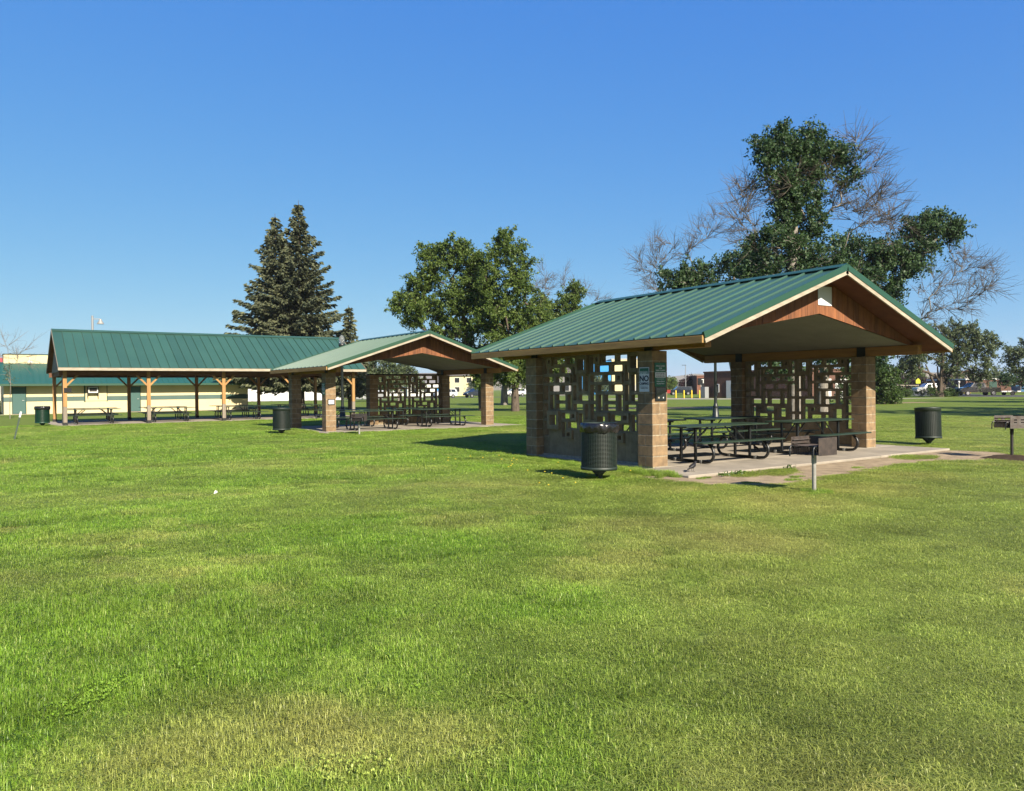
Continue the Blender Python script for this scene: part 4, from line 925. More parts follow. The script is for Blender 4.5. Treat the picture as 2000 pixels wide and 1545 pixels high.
s = tag(empty('swing_set', (165.9, 86.2, GZ), R(-34.6)), 'playground swing set with peaked frames before the dark hedge', 'swing set')
b = MB()
for k in (-1.6, 0, 1.6): b.tube([(k - .7, 0, 0), (k, 0, 2.75), (k + .7, 0, 0)], .05, 6)
b.tube([(-1.6, 0, 2.75), (1.6, 0, 2.75)], .05, 6); b.build('frame', M['fence'], s)
for k in (-.9, .9): MB().bar((k - .22, 0, .55), (k + .22, 0, .55), .2, .04).build('seat', M['soot'], s)
s = tag(empty('playground_rail', (150.0, 79.0, GZ), R(-34.6)), 'long white and orange playground rail beyond the silver pickup', 'playground rail')
b = MB(); b.tube([(0, 0, 1.55), (13, 0, 1.35)], .09, 6); b.build('rail', M['rake_white'], s)
for k in range(6): MB().tube([(k * 2.6, 0, 0), (k * 2.6, 0, 1.5)], .06, 6).build('post', M['rake_white'], s)
s = tag(empty('playground_fence', (143, 92.5, GZ), R(-34.6)), 'grey mesh playground fence beyond the street', 'fence')
for k in range(11): MB().tube([(k * 2.4, 0, 0), (k * 2.4, 0, 1.25)], .045, 6).build('post', M['fence'], s)
b = MB()
for k in range(120): b.bar((k * .2, 0, .06), (k * .2, 0, 1.2), .02, .02)
for z in (.08, .62, 1.2): b.bar((0, 0, z), (24, 0, z), .03, .03)
tag(b.build('mesh', M['fence'], s), kind='stuff')
# ------------------------------------------------------------------ trees
def leaves_mesh(name, P, size, m, rs, flat=0.35, aspect=0.55, dirs=None):
    n = len(P); P = np.asarray(P)
    d = rs.normal(size=(n, 3)) if dirs is None else dirs
    d /= np.linalg.norm(d, axis=1)[:, None] + 1e-9
    up = rs.normal(size=(n, 3)); up[:, 2] += flat * 3
    sd = np.cross(d, up); sd /= np.linalg.norm(sd, axis=1)[:, None] + 1e-9
    s = (size * rs.uniform(.65, 1.35, n))[:, None]
    a = P - d * s * .5; t = P + d * s * .5; w = sd * s * aspect * .5
    nrm = np.cross(sd, d) * s * .10
    V = np.stack([a, P + w + nrm, t, P - w + nrm], 1).reshape(-1, 3)
    F = np.arange(n * 4)
    return fast_mesh(name, V, F, 4, m, np.repeat(rs.uniform(0, 1, n), 4))
def tubes_from(edges, pos, rad, b, n=5):
    for (i, j) in edges: b.tube([pos[i], pos[j]], [rad[i], rad[j]], n if rad[i] > .03 else 4 if rad[i] > .015 else 3, cap=False)
def tree(name, label, cat, base, trunk, r0, lobes, leafm, barkm, seed, leaf=.16, per=70, dead=(), group=None, rtip=.009, twigs=3, per_dead=6, deadm=None):
    """trunk: list of points above the base; lobes: (x,y,z,rx,rz,clusters); dead: (x,y,z,r,clusters)"""
    rs = np.random.RandomState(seed); rr = random.Random(seed)
    root = tag(empty(name, base), label, cat, group)
    pos = [np.array((0, 0, -.15))] + [np.array(p, float) for p in trunk]; par = [-1] + list(range(len(trunk)))
    B = np.array(base); targets = []
    for (x, y, z, rx, rz, n) in lobes:
        for _ in range(int(n * 1.55)):
            d = rs.normal(size=3); d /= np.linalg.norm(d); q = rs.uniform(.25, 1.12) ** .7 * rs.uniform(.85, 1.1)
            targets.append((np.array((x, y, z)) - B + d * q * np.array((rx, rx, rz)) * (1.0 if rs.rand() > .15 else 1.28), True, .30 * rx))
    for (x, y, z, r, n) in dead:
        for _ in range(n):
            d = rs.normal(size=3); d /= np.linalg.norm(d); targets.append((np.array((x, y, z)) - B + d * rs.uniform(.2, 1) * r, False, r))
    top = np.array(trunk[-1]); targets.sort(key=lambda t: np.linalg.norm(t[0] - np.array(trunk[len(trunk) // 2])))
    tips = []
    for (tp, alive, rr_) in targets:
        A = np.array(pos[1:]); v = tp - A; dist = np.linalg.norm(v, axis=1)
        pen = dist + .9 * np.clip(A[:, 2] - tp[2] + .25 * dist, 0, None) + .12 * np.linalg.norm(A - np.array(trunk[0]), axis=1)
        k = int(np.argmin(pen)) + 1; s0 = pos[k]; L = np.linalg.norm(tp - s0); ns = max(2, min(7, int(L / .55)))
        prev = k; side = rs.normal(size=3) * L * .07
        for i in range(1, ns + 1):
            t = i / ns; p = s0 * (1 - t) + tp * t + side * math.sin(math.pi * t) + np.array((0, 0, L * .10 * math.sin(math.pi * t))) + rs.normal(size=3) * .03 * L * (i < ns)
            pos.append(p); par.append(prev); prev = len(pos) - 1
        tips.append((prev, alive))
    cnt = np.zeros(len(pos))
    for (t, al) in tips: cnt[t] += 1.0 if al else .22
    for i in range(len(pos) - 1, 0, -1): cnt[par[i]] += cnt[i]
    mx = cnt[0]; rad = np.maximum(rtip, r0 * (np.maximum(cnt, .5) / mx) ** .58); rad[0] = r0 * 1.35; rad[1] = r0
    b = MB(); bd = MB()
    for i in range(1, len(pos)):
        b.tube([pos[par[i]], pos[i]], [rad[par[i]] if par[i] == 0 or rad[par[i]] < rad[i] * 2.2 else rad[i] * 1.3, rad[i]], 8 if rad[i] > .09 else 5 if rad[i] > .03 else 3, cap=False)
    LP = []
    for (t, al) in tips:
        p = pos[t]; d0 = p - pos[par[t]]; d0 /= np.linalg.norm(d0) + 1e-9
        if al:
            K = 6; m_ = max(4, int(per * 1.5 / K)); sc_ = (leaf / .17) ** .5
            for _ in range(K):
                dd = d0 * .55 + rs.normal(size=3) * .75 + np.array((0, 0, .10)); dd /= np.linalg.norm(dd); ll = rs.uniform(.45, 1.0) * sc_
                tt = rs.uniform(.1, 1.0, m_) ** .8; droop = np.zeros((m_, 3)); droop[:, 2] = -.18 * tt ** 2 * ll
                LP.append(p + dd * ll * tt[:, None] + droop + np.clip(rs.normal(size=(m_, 3)), -1.8, 1.8) * .085 * sc_)
                if _ < twigs: b.tube([p, p + dd * ll * .8], [.010, .004], 3, cap=False)
        else:
            for _ in range(per_dead):
                dd = d0 + rs.normal(size=3) * .36 + np.array((0, 0, .12)); dd /= np.linalg.norm(dd); ll = rs.uniform(.6, 1.6)
                m1 = p + dd * ll * .5 + rs.normal(size=3) * .05; e = p + dd * ll + rs.normal(size=3) * .08
                bd.tube([p, m1, e], [.013, .010, .0045], 3, cap=False)
                for _k in range(2):
                    e2 = m1 + (dd * .6 + rs.normal(size=3) * .5) * ll * .45; bd.tube([m1, e2], [.0075, .004], 3, cap=False)
    b.build('trunk', barkm, root)
    if bd.v: bd.build('dead_branches', deadm or M['deadwood'], root)
    if LP: link('crown', leaves_mesh('crown', np.concatenate(LP), leaf, leafm, rs), root)
    return root
def spruce(name, label, base, tops, seed, m=None, group=None, bare=1.2, dens=1.0):
    """tops: (dx, dy, height, radius, z_start)"""
    rs = np.random.RandomState(seed); root = tag(empty(name, base), label, 'tree', group); b = MB(); LP = []; LD = []
    for (dx, dy, H, Rr, z0) in tops:
        b.tube([(dx * .15, dy * .15, -.1), (dx, dy, H * .35), (dx, dy, H)], [.34 * H / 18, .24 * H / 18, .015], 9)
        z = max(z0, bare)
        while z < H - .25:
            fr = z / H; Lb = Rr * (1 - fr) ** 1.0 * (.55 + .45 * min(1, z / (.16 * H)))
            nb = max(4, int(7 * (1 - fr) + 4)); ph = rs.uniform(0, 6.28)
            for k in range(nb):
                a = ph + 2 * math.pi * k / nb + rs.uniform(-.3, .3); L = Lb * rs.uniform(.62, 1.28) + .16
                droop = -.28 + .55 * fr + rs.uniform(-.1, .1); dirh = np.array((math.cos(a), math.sin(a), 0))
                pts = [];
                for t in (0, .35, .7, 1.0): pts.append(np.array((dx, dy, z)) + dirh * L * t + np.array((0, 0, L * (droop * t + .16 * t * t))))
                b.tube(pts, [.035 * (1 - fr) + .01, .02, .012, .004], 3, cap=False)
                ns = max(4, int(L / .11 * dens))
                for i in range(ns):
                    t = (i + rs.uniform(0, 1)) / ns
                    if t < .12: continue
                    u = t * 3; j = min(2, int(u)); q = pts[j] * (1 - (u - j)) + pts[j + 1] * (u - j)
                    wd = .30 * L * (1 - t) * .75 + .08
                    for _ in range(4):
                        sd = np.array((-math.sin(a), math.cos(a), 0)) * rs.uniform(-1, 1) * wd
                        LP.append(q + sd + np.array((0, 0, -abs(rs.normal()) * .13 - .25 * abs(np.linalg.norm(sd)) )) )
                        LD.append(dirh * .9 + sd / (wd + 1e-6) * .8 + np.array((0, 0, -.35 + rs.normal() * .3)))
            z += .30 + .10 * rs.rand()
    b.build('trunk', M['bark'], root)
    P = np.array(LP); link('crown', leaves_mesh('crown', P, .42, m or M['needles'], rs, .2, .42, np.array(LD)), root); return root

# spruces behind the long pavilion
spruce('spruce_tree', 'tall dense spruce with two pointed tops behind the timber pavilion', (13.4, 57.6, GZ), [(0, 0, 18.8, 6.3, 2.2), (-1.75, 1.2, 17.6, 5.9, 2.6)], 11)
spruce('spruce_tree', 'small sparse spruce right of the tall spruce', (15.6, 51.7, GZ), [(0, 0, 8.9, 1.9, 1.4)], 12, dens=.6)
# maples
mp = 'maple trees beyond the middle pavilion'
tree('maple_tree', 'broad green maple left of the group, above the middle pavilion', 'tree', (20.1, 37.5, GZ), [(-.1, .1, 1.6), (-.4, .4, 3.0), (-.9, .6, 4.6), (-1.1, .7, 6.5)], .26,
     [(15.6, 40.6, 8.0, 1.5, 1.0, 16), (16.6, 39.9, 9.4, 1.3, .9, 12), (17.3, 39.4, 10.9, 1.25, 1.3, 18), (18.6, 38.6, 11.4, 1.0, 1.2, 14), (16.9, 39.8, 7.9, 1.4, .9, 14), (18.6, 38.4, 8.2, 1.4, 1.3, 16), (17.9, 39.0, 5.6, 1.4, .8, 10), (19.5, 38.2, 5.8, 1.5, 1.2, 14), (16.5, 40.0, 6.4, 1.0, .6, 7), (19.6, 38.3, 4.0, 1.3, .8, 9), (19.3, 38.0, 9.7, 1.1, 1.1, 12), (19.8, 37.2, 7.6, 1.3, 1.2, 16), (18.2, 38.8, 6.8, 1.2, .9, 10), (19.4, 37.3, 10.6, .9, .9, 11), (19.7, 36.8, 8.8, 1.0, 1.0, 12), (20.2, 36.0, 6.2, 1.2, 1.0, 12)], M['leaf_maple'], M['bark'], 21, .18, 130, group=mp)
tree('maple_tree', 'tall green maple with brown trunk in the middle of the group', 'tree', (20.6, 34.1, GZ), [(0, 0, 1.5), (.1, -.1, 2.8), (-.2, .2, 4.8), (-.5, .4, 7.0), (-.7, .5, 9.0)], .24,
     [(19.9, 34.6, 11.3, .85, 1.2, 12), (20.9, 33.9, 10.4, .8, 1.2, 10), (19.2, 35.1, 9.2, 1.0, 1.2, 12), (20.8, 33.9, 8.6, 1.2, 1.1, 14), (19.3, 35.0, 6.9, 1.3, 1.2, 16), (21.3, 33.6, 6.4, 1.4, 1.2, 18), (20.0, 34.6, 4.8, 1.6, .9, 16), (22.2, 33.0, 4.9, 1.2, .9, 12), (19.0, 35.2, 3.2, 1.1, .7, 9), (21.4, 33.6, 3.3, 1.3, .8, 12), (20.4, 34.3, 3.0, 1.5, .6, 14), (22.6, 32.8, 2.9, 1.0, .5, 8), (18.8, 35.4, 2.5, .9, .5, 8)], M['leaf_maple'], M['bark'], 22, .18, 130, dead=[(22.2, 33.0, 8.4, .7, 5)], group=mp)
tree('maple_tree', 'thin maple with pale trunk and bare upper twigs, right of the group', 'tree', (32.4, 52.9, GZ), [(0, 0, 1.6), (.2, -.8, 3.4), (.6, -2.2, 5.0), (1.2, -4.0, 7.0), (1.6, -5.5, 8.6)], .30,
     [(35.0, 45.6, 9.6, 1.1, 1.3, 12), (35.8, 45.0, 8.2, 1.0, 1.1, 10), (34.2, 46.1, 7.2, 1.7, 1.2, 18), (32.8, 47.0, 6.6, 1.9, 1.4, 22), (31.6, 48.2, 5.0, 2.0, 1.3, 18), (34.9, 47.0, 4.2, 2.0, 1.2, 18), (31.2, 49.0, 8.2, 1.2, 1.2, 10), (33.6, 48.6, 3.2, 1.8, .8, 16), (30.6, 50.2, 3.4, 1.8, .8, 14), (36.2, 45.6, 6.4, 1.4, 1.0, 12), (35.2, 46.0, 5.2, 1.6, 1.0, 12), (33.6, 46.6, 8.6, 1.4, 1.1, 14), (34.6, 45.8, 7.4, 1.7, 1.2, 18), (32.4, 47.4, 8.8, 1.3, 1.1, 12), (35.3, 45.3, 10.4, .8, .8, 8)], M['leaf_maple'], M['bark_pale'], 23, .20, 110,
     dead=[(33.0, 46.9, 11.4, 1.3, 11), (34.6, 45.8, 11.6, 1.0, 8), (37.3, 43.9, 9.6, 1.0, 7), (36.2, 44.7, 10.6, .8, 6), (31.9, 47.6, 10.6, .9, 6)], group=mp)
# half-dead ash trees behind the nearest pavilion
ag = 'half bare ash trees behind the nearest pavilion'
tree('ash_tree', 'tallest half bare ash rising behind the nearest pavilion roof', 'tree', (20.7, 11.5, GZ), [(0, 0, 1.5), (0, 0, 3.2), (.1, 0, 5.0), (.0, .1, 7.0), (.1, 0, 9.0), (.2, -.1, 11.0)], .27,
     [(19.75, 12.2, 12.3, .55, .6, 9), (20.4, 11.8, 12.5, .50, .7, 9), (21.2, 11.2, 12.6, .55, .6, 10), (21.9, 10.7, 12.3, .5, .6, 8), (22.5, 10.3, 12.1, .5, .5, 7), (20.1, 11.9, 11.1, .7, .6, 10), (22.8, 10.1, 11.1, .45, .35, 4), (20.6, 11.6, 9.7, .75, .8, 14), (20.7, 11.5, 10.6, .65, .6, 9), (21.0, 11.4, 11.7, .6, .6, 9), (21.6, 10.9, 11.4, .6, .5, 7), (21.5, 11.0, 10.3, .6, .6, 6), (21.3, 11.1, 13.0, .4, .35, 4), (20.2, 11.9, 13.0, .35, .35, 4), (21.2, 11.2, 9.0, .8, .9, 14), (20.2, 11.9, 8.0, 1.1, .9, 20), (21.1, 11.2, 7.3, 1.3, .9, 24), (19.6, 12.3, 6.9, 1.1, .8, 16), (22.0, 10.7, 6.7, 1.2, .8, 18), (19.3, 12.4, 3.1, .9, .7, 10), (20.3, 11.8, 2.6, .7, .5, 6), (22.3, 10.5, 4.4, 1.1, .6, 10), (18.9, 12.8, 5.2, 1.0, .7, 10)], M['leaf_ash'], M['bark_pale'], 31, .15, 85,
     dead=[(19.1, 12.7, 10.6, .9, 14), (18.8, 12.9, 9.4, .8, 12), (23.4, 9.7, 11.8, .8, 12), (23.9, 9.3, 10.2, .9, 15), (23.2, 9.8, 9.2, .9, 13), (22.4, 10.4, 10.2, .8, 10), (21.4, 11.0, 11.6, .9, 14), (24.3, 9.1, 9.2, .6, 8), (19.3, 12.5, 8.2, .8, 8), (20.5, 11.6, 10.6, .8, 8), (23.0, 9.9, 12.9, .6, 7)], group=ag)
tree('ash_tree', 'spreading ash with bare drooping twigs on its right side', 'tree', (31.4, 17.1, GZ), [(0, 0, 1.5), (.2, -.1, 3.2), (.8, -.5, 5.0), (1.8, -1.2, 7.0), (3.2, -2.2, 8.6)], .30,
     [(32.4, 16.3, 9.4, 1.3, 1.0, 16), (33.8, 15.4, 9.0, 1.3, 1.0, 18), (34.8, 14.7, 9.6, .9, .8, 11), (36.1, 13.8, 10.8, .9, .8, 12), (37.1, 13.1, 11.3, .9, .8, 13), (37.9, 12.6, 10.7, .7, .6, 8), (36.3, 13.7, 9.5, 1.0, .8, 12), (35.3, 14.4, 8.5, 1.2, .8, 14), (33.2, 15.8, 7.9, 1.4, .9, 18), (34.6, 14.9, 7.2, 1.2, .8, 14), (31.8, 16.8, 7.0, 1.5, 1.0, 18), (30.0, 18.0, 6.0, 1.6, .9, 14), (33.0, 16.0, 5.0, 1.6, .7, 12), (31.8, 16.6, 3.2, 1.4, .6, 12), (33.6, 15.4, 3.4, 1.3, .7, 12)], M['leaf_ash'], M['bark_pale'], 32, .18, 85,
     dead=[(38.3, 12.3, 8.8, 1.0, 13), (39.3, 11.6, 7.4, 1.0, 15), (38.4, 12.3, 6.4, 1.0, 13), (36.9, 13.3, 6.9, 1.0, 10), (37.5, 12.8, 7.9, .9, 10), (34.6, 14.9, 11.2, .7, 6), (35.2, 14.4, 10.9, .6, 5), (36.6, 13.5, 5.6, .9, 9), (39.2, 11.7, 8.6, .6, 6)], group=ag)
tree('ash_tree', 'low ash with bare upright branches at the left behind the nearest roof', 'tree', (29.9, 22.2, GZ), [(0, 0, 1.5), (-.3, .2, 3.4), (-.8, .6, 5.4), (-1.2, .8, 7.4)], .28,
     [(26.7, 24.4, 8.3, 1.1, .8, 14), (27.8, 23.7, 8.6, 1.2, .9, 18), (29.7, 22.4, 9.3, 1.3, 1.0, 18), (30.7, 21.7, 9.9, 1.1, .9, 12), (28.8, 23.0, 7.6, 1.6, .9, 20), (27.0, 24.2, 7.0, 1.3, .6, 10), (31.2, 21.4, 8.4, 1.3, 1.0, 14)], M['leaf_ash'], M['bark_pale'], 33, .18, 85,
     dead=[(26.1, 24.8, 10.3, 1.1, 14), (28.3, 23.3, 11.4, .9, 10), (27.4, 24.0, 10.2, .9, 9), (25.3, 25.4, 9.2, 1.1, 14), (25.6, 25.2, 7.8, .9, 9), (30.3, 22.0, 11.4, .9, 9), (28.7, 23.1, 12.4, .5, 4)], group=ag)
# right-hand trees
mst = tree('multi_stem_tree', 'wide multi stemmed tree standing on the lawn before the far street', 'tree', (91.9, 40.2, GZ), [(0, 0, .6), (.2, -.1, 1.6), (.3, -.2, 3.2), (.5, -.2, 5.4)], .42,
     [(89.2, 42.0, 5.6, 2.2, 1.8, 30), (91.5, 40.4, 7.4, 2.0, 1.7, 26), (94.2, 38.5, 8.0, 2.0, 1.5, 26), (96.4, 37.0, 6.2, 1.9, 2.0, 26), (96.2, 37.2, 3.2, 1.5, 1.5, 18), (92.9, 39.5, 3.8, 1.4, 1.4, 16), (89.0, 42.2, 3.6, 1.9, 1.1, 16), (94.0, 38.8, 5.6, 1.8, 1.4, 20)], M['leaf_grey'], M['bark'], 41, .26, 70)
for (dx, dy, hh_) in ((-1.5, 1.0, 4.2), (1.7, -1.2, 4.6), (.9, .7, 4.0), (-.7, -.6, 3.6)):
    MB().tube([(dx * .12, dy * .12, -.1), (dx * .45, dy * .45, hh_ * .45), (dx, dy, hh_)], [.20, .15, .08], 7).build('stem', M['bark'], mst)
tree('lawn_tree', 'leafy tree cut off by the right edge of the view', 'tree', (107.5, 35.4, GZ), [(0, 0, 1.5), (.1, 0, 3.2), (.2, -.1, 5.0)], .25,
     [(105.4, 36.8, 5.4, 1.6, 1.4, 16), (107.6, 35.3, 6.8, 1.8, 1.4, 20), (110, 33.5, 6.0, 2.0, 1.6, 20), (106.2, 36.2, 3.6, 1.7, 1.1, 14)], M['leaf_grey'], M['bark'], 42, .26, 70)
tree('juniper', 'dark rounded juniper before the school roof at right', 'tree', (133.0, 48.2, GZ), [(0, 0, .6), (0, 0, 1.5)], .2, [(131.8, 49.0, 2.4, 1.6, 1.1, 16), (134.2, 47.4, 2.5, 2.0, 1.3, 24), (136.6, 45.8, 2.9, 1.9, 1.4, 20)], M['leaf_ash'], M['bark'], 43, .26, 60)
tree('lilac_bush', 'tall leafy bush beside the right pillar of the nearest pavilion', 'bush', (51.2, 25.3, GZ), [(0, 0, .4), (0, 0, .9)], .10, [(51.4, 25.2, 1.0, 1.25, .9, 34), (51.6, 25.0, 2.2, 1.05, .9, 28), (50.3, 25.9, 2.6, 1.1, .8, 22), (51.0, 25.4, 3.2, .6, .45, 9), (49.6, 26.4, 1.4, 1.1, 1.1, 22), (52.5, 24.4, .55, .5, .5, 9)], M['leaf_bush'], M['bark'], 44, .17, 75)
for i, (x, y, sc, lab) in enumerate(((86.2, 45.3, 1.0, 'round clipped shrub at the left of the far shrub row'), (88.4, 43.4, .8, 'low dark shrub between the clipped shrubs'), (91.3, 41.0, 1.1, 'wide shrub at the foot of the multi stemmed tree'), (95.0, 40.6, .8, 'low shrub right of the multi stemmed tree'))):
    tree('shrub', lab, 'shrub', (x, y, GZ), [(0, 0, .2), (0, 0, .5)], .05, [(x, y, .55 * sc, 1.0 * sc, .5 * sc, 16), (x + .9 * sc, y - .6 * sc, .5 * sc, .8 * sc, .45 * sc, 10)], M['leaf_bush'], M['bark'], 50 + i, .16, 50, group='shrubs by the far street')
tree('purple_tree', 'round purple leaved tree beyond the bollards', 'tree', (122.5, 110.1, GZ), [(0, 0, .8), (0, 0, 1.6)], .15, [(121.4, 110.8, 1.9, 1.5, 1.3, 22), (123.2, 109.6, 2.3, 1.6, 1.3, 24), (122.4, 110.2, 3.0, 1.1, .8, 12), (124.3, 108.9, 1.4, 1.2, 1.0, 12)], M['leaf_purple'], M['bark'], 60, .28, 60)
for i in range(6):
    x = 150.5 + i * 3.1; y = 84.5 - i * 2.15
    tree('purple_shrub', f'{("first","second","third","fourth","fifth","sixth")[i]} purple leaved shrub from the left in the far hedge', 'shrub', (x, y, GZ), [(0, 0, .6), (0, 0, 1.4)], .1, [(x, y, 1.7, 1.9, 1.4, 20), (x, y, 2.6, 1.3, .7, 8)], M['leaf_purple'], M['bark'], 70 + i, .30, 45, group='purple hedge shrubs beyond the street')
# grey-green trees left of centre
tree('poplar_tree', 'grey green tree with pale stems between timber and middle pavilions', 'tree', (36.1, 90.9, GZ), [(0, 0, 1.5), (.2, 0, 3.2), (.3, -.1, 5.0)], .20, [(35.2, 91.5, 4.8, 1.6, 1.4, 20), (37.4, 90.0, 5.4, 1.5, 1.3, 18), (36.2, 90.9, 3.2, 2.2, 1.0, 20), (34.4, 92.0, 2.4, 1.6, 1.2, 14), (38.4, 89.3, 3.2, 1.4, 1.2, 14)], M['leaf_grey'], M['bark_pale'], 81, .26, 60)
tree('poplar_tree', 'lower grey green tree seen under the middle pavilion roof', 'tree', (41.0, 93.6, GZ), [(0, 0, 1.2), (.2, 0, 2.6)], .2, [(40.2, 94.2, 3.4, 1.6, 1.2, 18), (42.0, 93.0, 4.2, 1.5, 1.2, 18), (43.2, 92.0, 2.6, 1.4, 1.1, 12)], M['leaf_grey'], M['bark_pale'], 82, .26, 60)
tree('sapling', 'thin nearly bare sapling at the left edge before the cream building', 'tree', (-8.9, 48.0, GZ), [(0, 0, 1.0), (.05, 0, 2.2), (.0, .05, 3.4), (-.1, 0, 4.6)], .026,
     [(-9.2, 48.2, 2.6, .35, .3, 2), (-8.9, 48.0, 3.2, .3, .3, 2)], M['leaf_grey'], M['bark_pale'], 83, .10, 10, dead=[(-8.5, 47.7, 3.6, .5, 5), (-9.1, 48.1, 4.6, .5, 5), (-9.4, 48.3, 3.6, .4, 4), (-8.0, 47.4, 4.0, .4, 4)], per_dead=3, deadm=M['bark_pale'])
# background tree belt beyond the park: individual trees
rb = random.Random(5)
BT = [(57, 132, 6.5), (64, 150, 7.5), (92, 150, 7), (104, 142, 7), (108, 152, 8), (96, 165, 8), (52, 140, 6), (128, 160, 6), (140, 150, 6), (134, 128, 4.5), (104, 121, 4), (112, 130, 5), (15, 160, 8), (-15, 150, 7), (-40, 140, 8), (40, 170, 8), (66, 108.5, 0), (160, 120, 6), (185, 118, 7), (200, 100, 7), (175, 70, 6), (190, 60, 7), (150, 190, 9), (170, 170, 8), (120, 190, 9), (80, 200, 9)]
BT = [t for t in BT if t[2] > 0]
LBL = ['small far tree left of the white building', 'far tree above the white building', 'far tree right of the beige house', 'far tree behind the grey house', 'tall far tree left of the blue building', 'far tree in the second row behind the beige house', 'far tree between the trailer home and white building', 'far tree right of the cream commercial building', 'far tree above the tan house', 'low far tree left of the purple tree', 'low far tree before the grey house', 'far tree before the blue building', 'far tree behind the storage garages', 'far tree left of the storage garages', 'far tree behind the camper', 'far tree right of the storage garages', 'far tree beyond the playground', 'far tree beyond the swing set', 'far tree beyond the silver pickup', 'far tree behind the school', 'far tree at the right end of the school', 'most distant tree below the hills', 'distant tree right of the tan house', 'distant tree behind the commercial buildings', 'distant tree behind the beige house']
for i, (x, y, hh) in enumerate(BT):
    w = hh * .42
    tree('far_tree', LBL[i], 'tree', (x, y, GZ), [(0, 0, hh * .2), (0, 0, hh * .45)], .2, [(x + rb.uniform(-.4, .4) * w + dx * w, y + dy * w, hh * fz, w * .62, hh * .2, 9) for dx, dy, fz in ((-.5, .3, .45), (.5, -.3, .5), (0, 0, .72), (.1, .1, .35), (-.2, -.3, .6))], M['leaf_grey' if i % 3 else 'leaf_maple'], M['bark'], 100 + i, .34, 32, group='trees of the town beyond the park', twigs=1)
# park trees standing right of the view; their shadows cross the lawn
for i, (x, y, hh) in enumerate(((34, -.5, 11), (42.5, -1.0, 12), (51, -1.5, 11), (64, 10, 12), (76, 9, 12), (88, 10, 11))):
    tree('park_tree', ('first', 'second', 'third', 'fourth', 'fifth', 'sixth')[i] + ' park tree in the row outside the right edge', 'tree', (x, y, GZ), [(0, 0, hh * .2), (0, 0, hh * .5)], .25, [(x - 2, y, hh * .55, 2.2, hh * .16, 16), (x + 2, y, hh * .55, 2.2, hh * .16, 16), (x, y, hh * .8, 2.2, hh * .18, 16)], M['leaf_maple'], M['bark'], 150 + i, .34, 60, group='park trees right of the view', twigs=1)
# ------------------------------------------------------------------ lawn: real blades over the near and middle ground
def vnoise(x, y, s, seed):
    r = np.random.RandomState(seed).rand(256, 256); x = x * s + 500; y = y * s + 500
    xi = np.floor(x).astype(int); yi = np.floor(y).astype(int); fx = x - xi; fy = y - yi; fx = fx * fx * (3 - 2 * fx); fy = fy * fy * (3 - 2 * fy)
    g = lambda a, b: r[a % 256, b % 256]
    return (g(xi, yi) * (1 - fx) + g(xi + 1, yi) * fx) * (1 - fy) + (g(xi, yi + 1) * (1 - fx) + g(xi + 1, yi + 1) * fx) * fy
def tuft(seed, n, rad, h0, h1, w, lean):
    rs = np.random.RandomState(seed); V = []; F = []; C = []
    a = rs.uniform(0, 2 * np.pi, n); q = rad * np.sqrt(rs.rand(n)); bx = q * np.cos(a); by = q * np.sin(a)
    for i in range(n):
        h = rs.uniform(h0, h1); az = rs.uniform(0, 2 * np.pi); ln = abs(rs.normal()) * lean; d = np.array((math.cos(az), math.sin(az))); s = np.array((-d[1], d[0])) * w * rs.uniform(.7, 1.3) * .5
        p0 = np.array((bx[i], by[i])); p1 = p0 + d * h * ln * .35; p2 = p0 + d * h * ln * 1.1; k = len(V); z1 = h * .58; z2 = h * max(.18, 1 - .30 * ln)
        V += [(*(p0 - s), -.01), (*(p0 + s), -.01), (*(p1 + s * .85), z1), (*(p1 - s * .85), z1), (*p2, z2)]
        F += [(k, k + 1, k + 2), (k, k + 2, k + 3), (k + 3, k + 2, k + 4)]; C += [rs.rand()] * 5
    me = fast_mesh('grass_tuft', V, np.array(F).ravel(), 3, M['grass'], C); return me
tcol = bpy.data.collections.new('grass_tufts')
for i in range(5):
    o = bpy.data.objects.new('grass_tuft', tuft(i, 400, .15, .016, .039, .0028, 2.0)); tcol.objects.link(o)
def clover(seed):
    rs = np.random.RandomState(seed); V = []; F = []; C = []
    for i in range(60):
        a = rs.uniform(0, 6.28); q = .11 * math.sqrt(rs.rand()); x = q * math.cos(a); y = q * math.sin(a); z = rs.uniform(.012, .028); w0 = rs.uniform(0, 6.28); rr_ = rs.uniform(.004, .007)
        for t in range(3):
            c0 = w0 + t * 2.094; k = len(V); cx, cy = x + rr_ * .9 * math.cos(c0), y + rr_ * .9 * math.sin(c0)
            for e in range(5): V.append((cx + rr_ * .8 * math.cos(c0 + e * 1.2566), cy + rr_ * .8 * math.sin(c0 + e * 1.2566), z + rs.uniform(-.003, .004)))
            F += [(k, k + 1, k + 2), (k, k + 2, k + 3), (k, k + 3, k + 4)]; C += [rs.uniform(.3, .75)] * 5
    return fast_mesh('clover', V, np.array(F).ravel(), 3, M['grass'], C)
o = bpy.data.objects.new('grass_tuft_clover', clover(9)); tcol.objects.link(o)
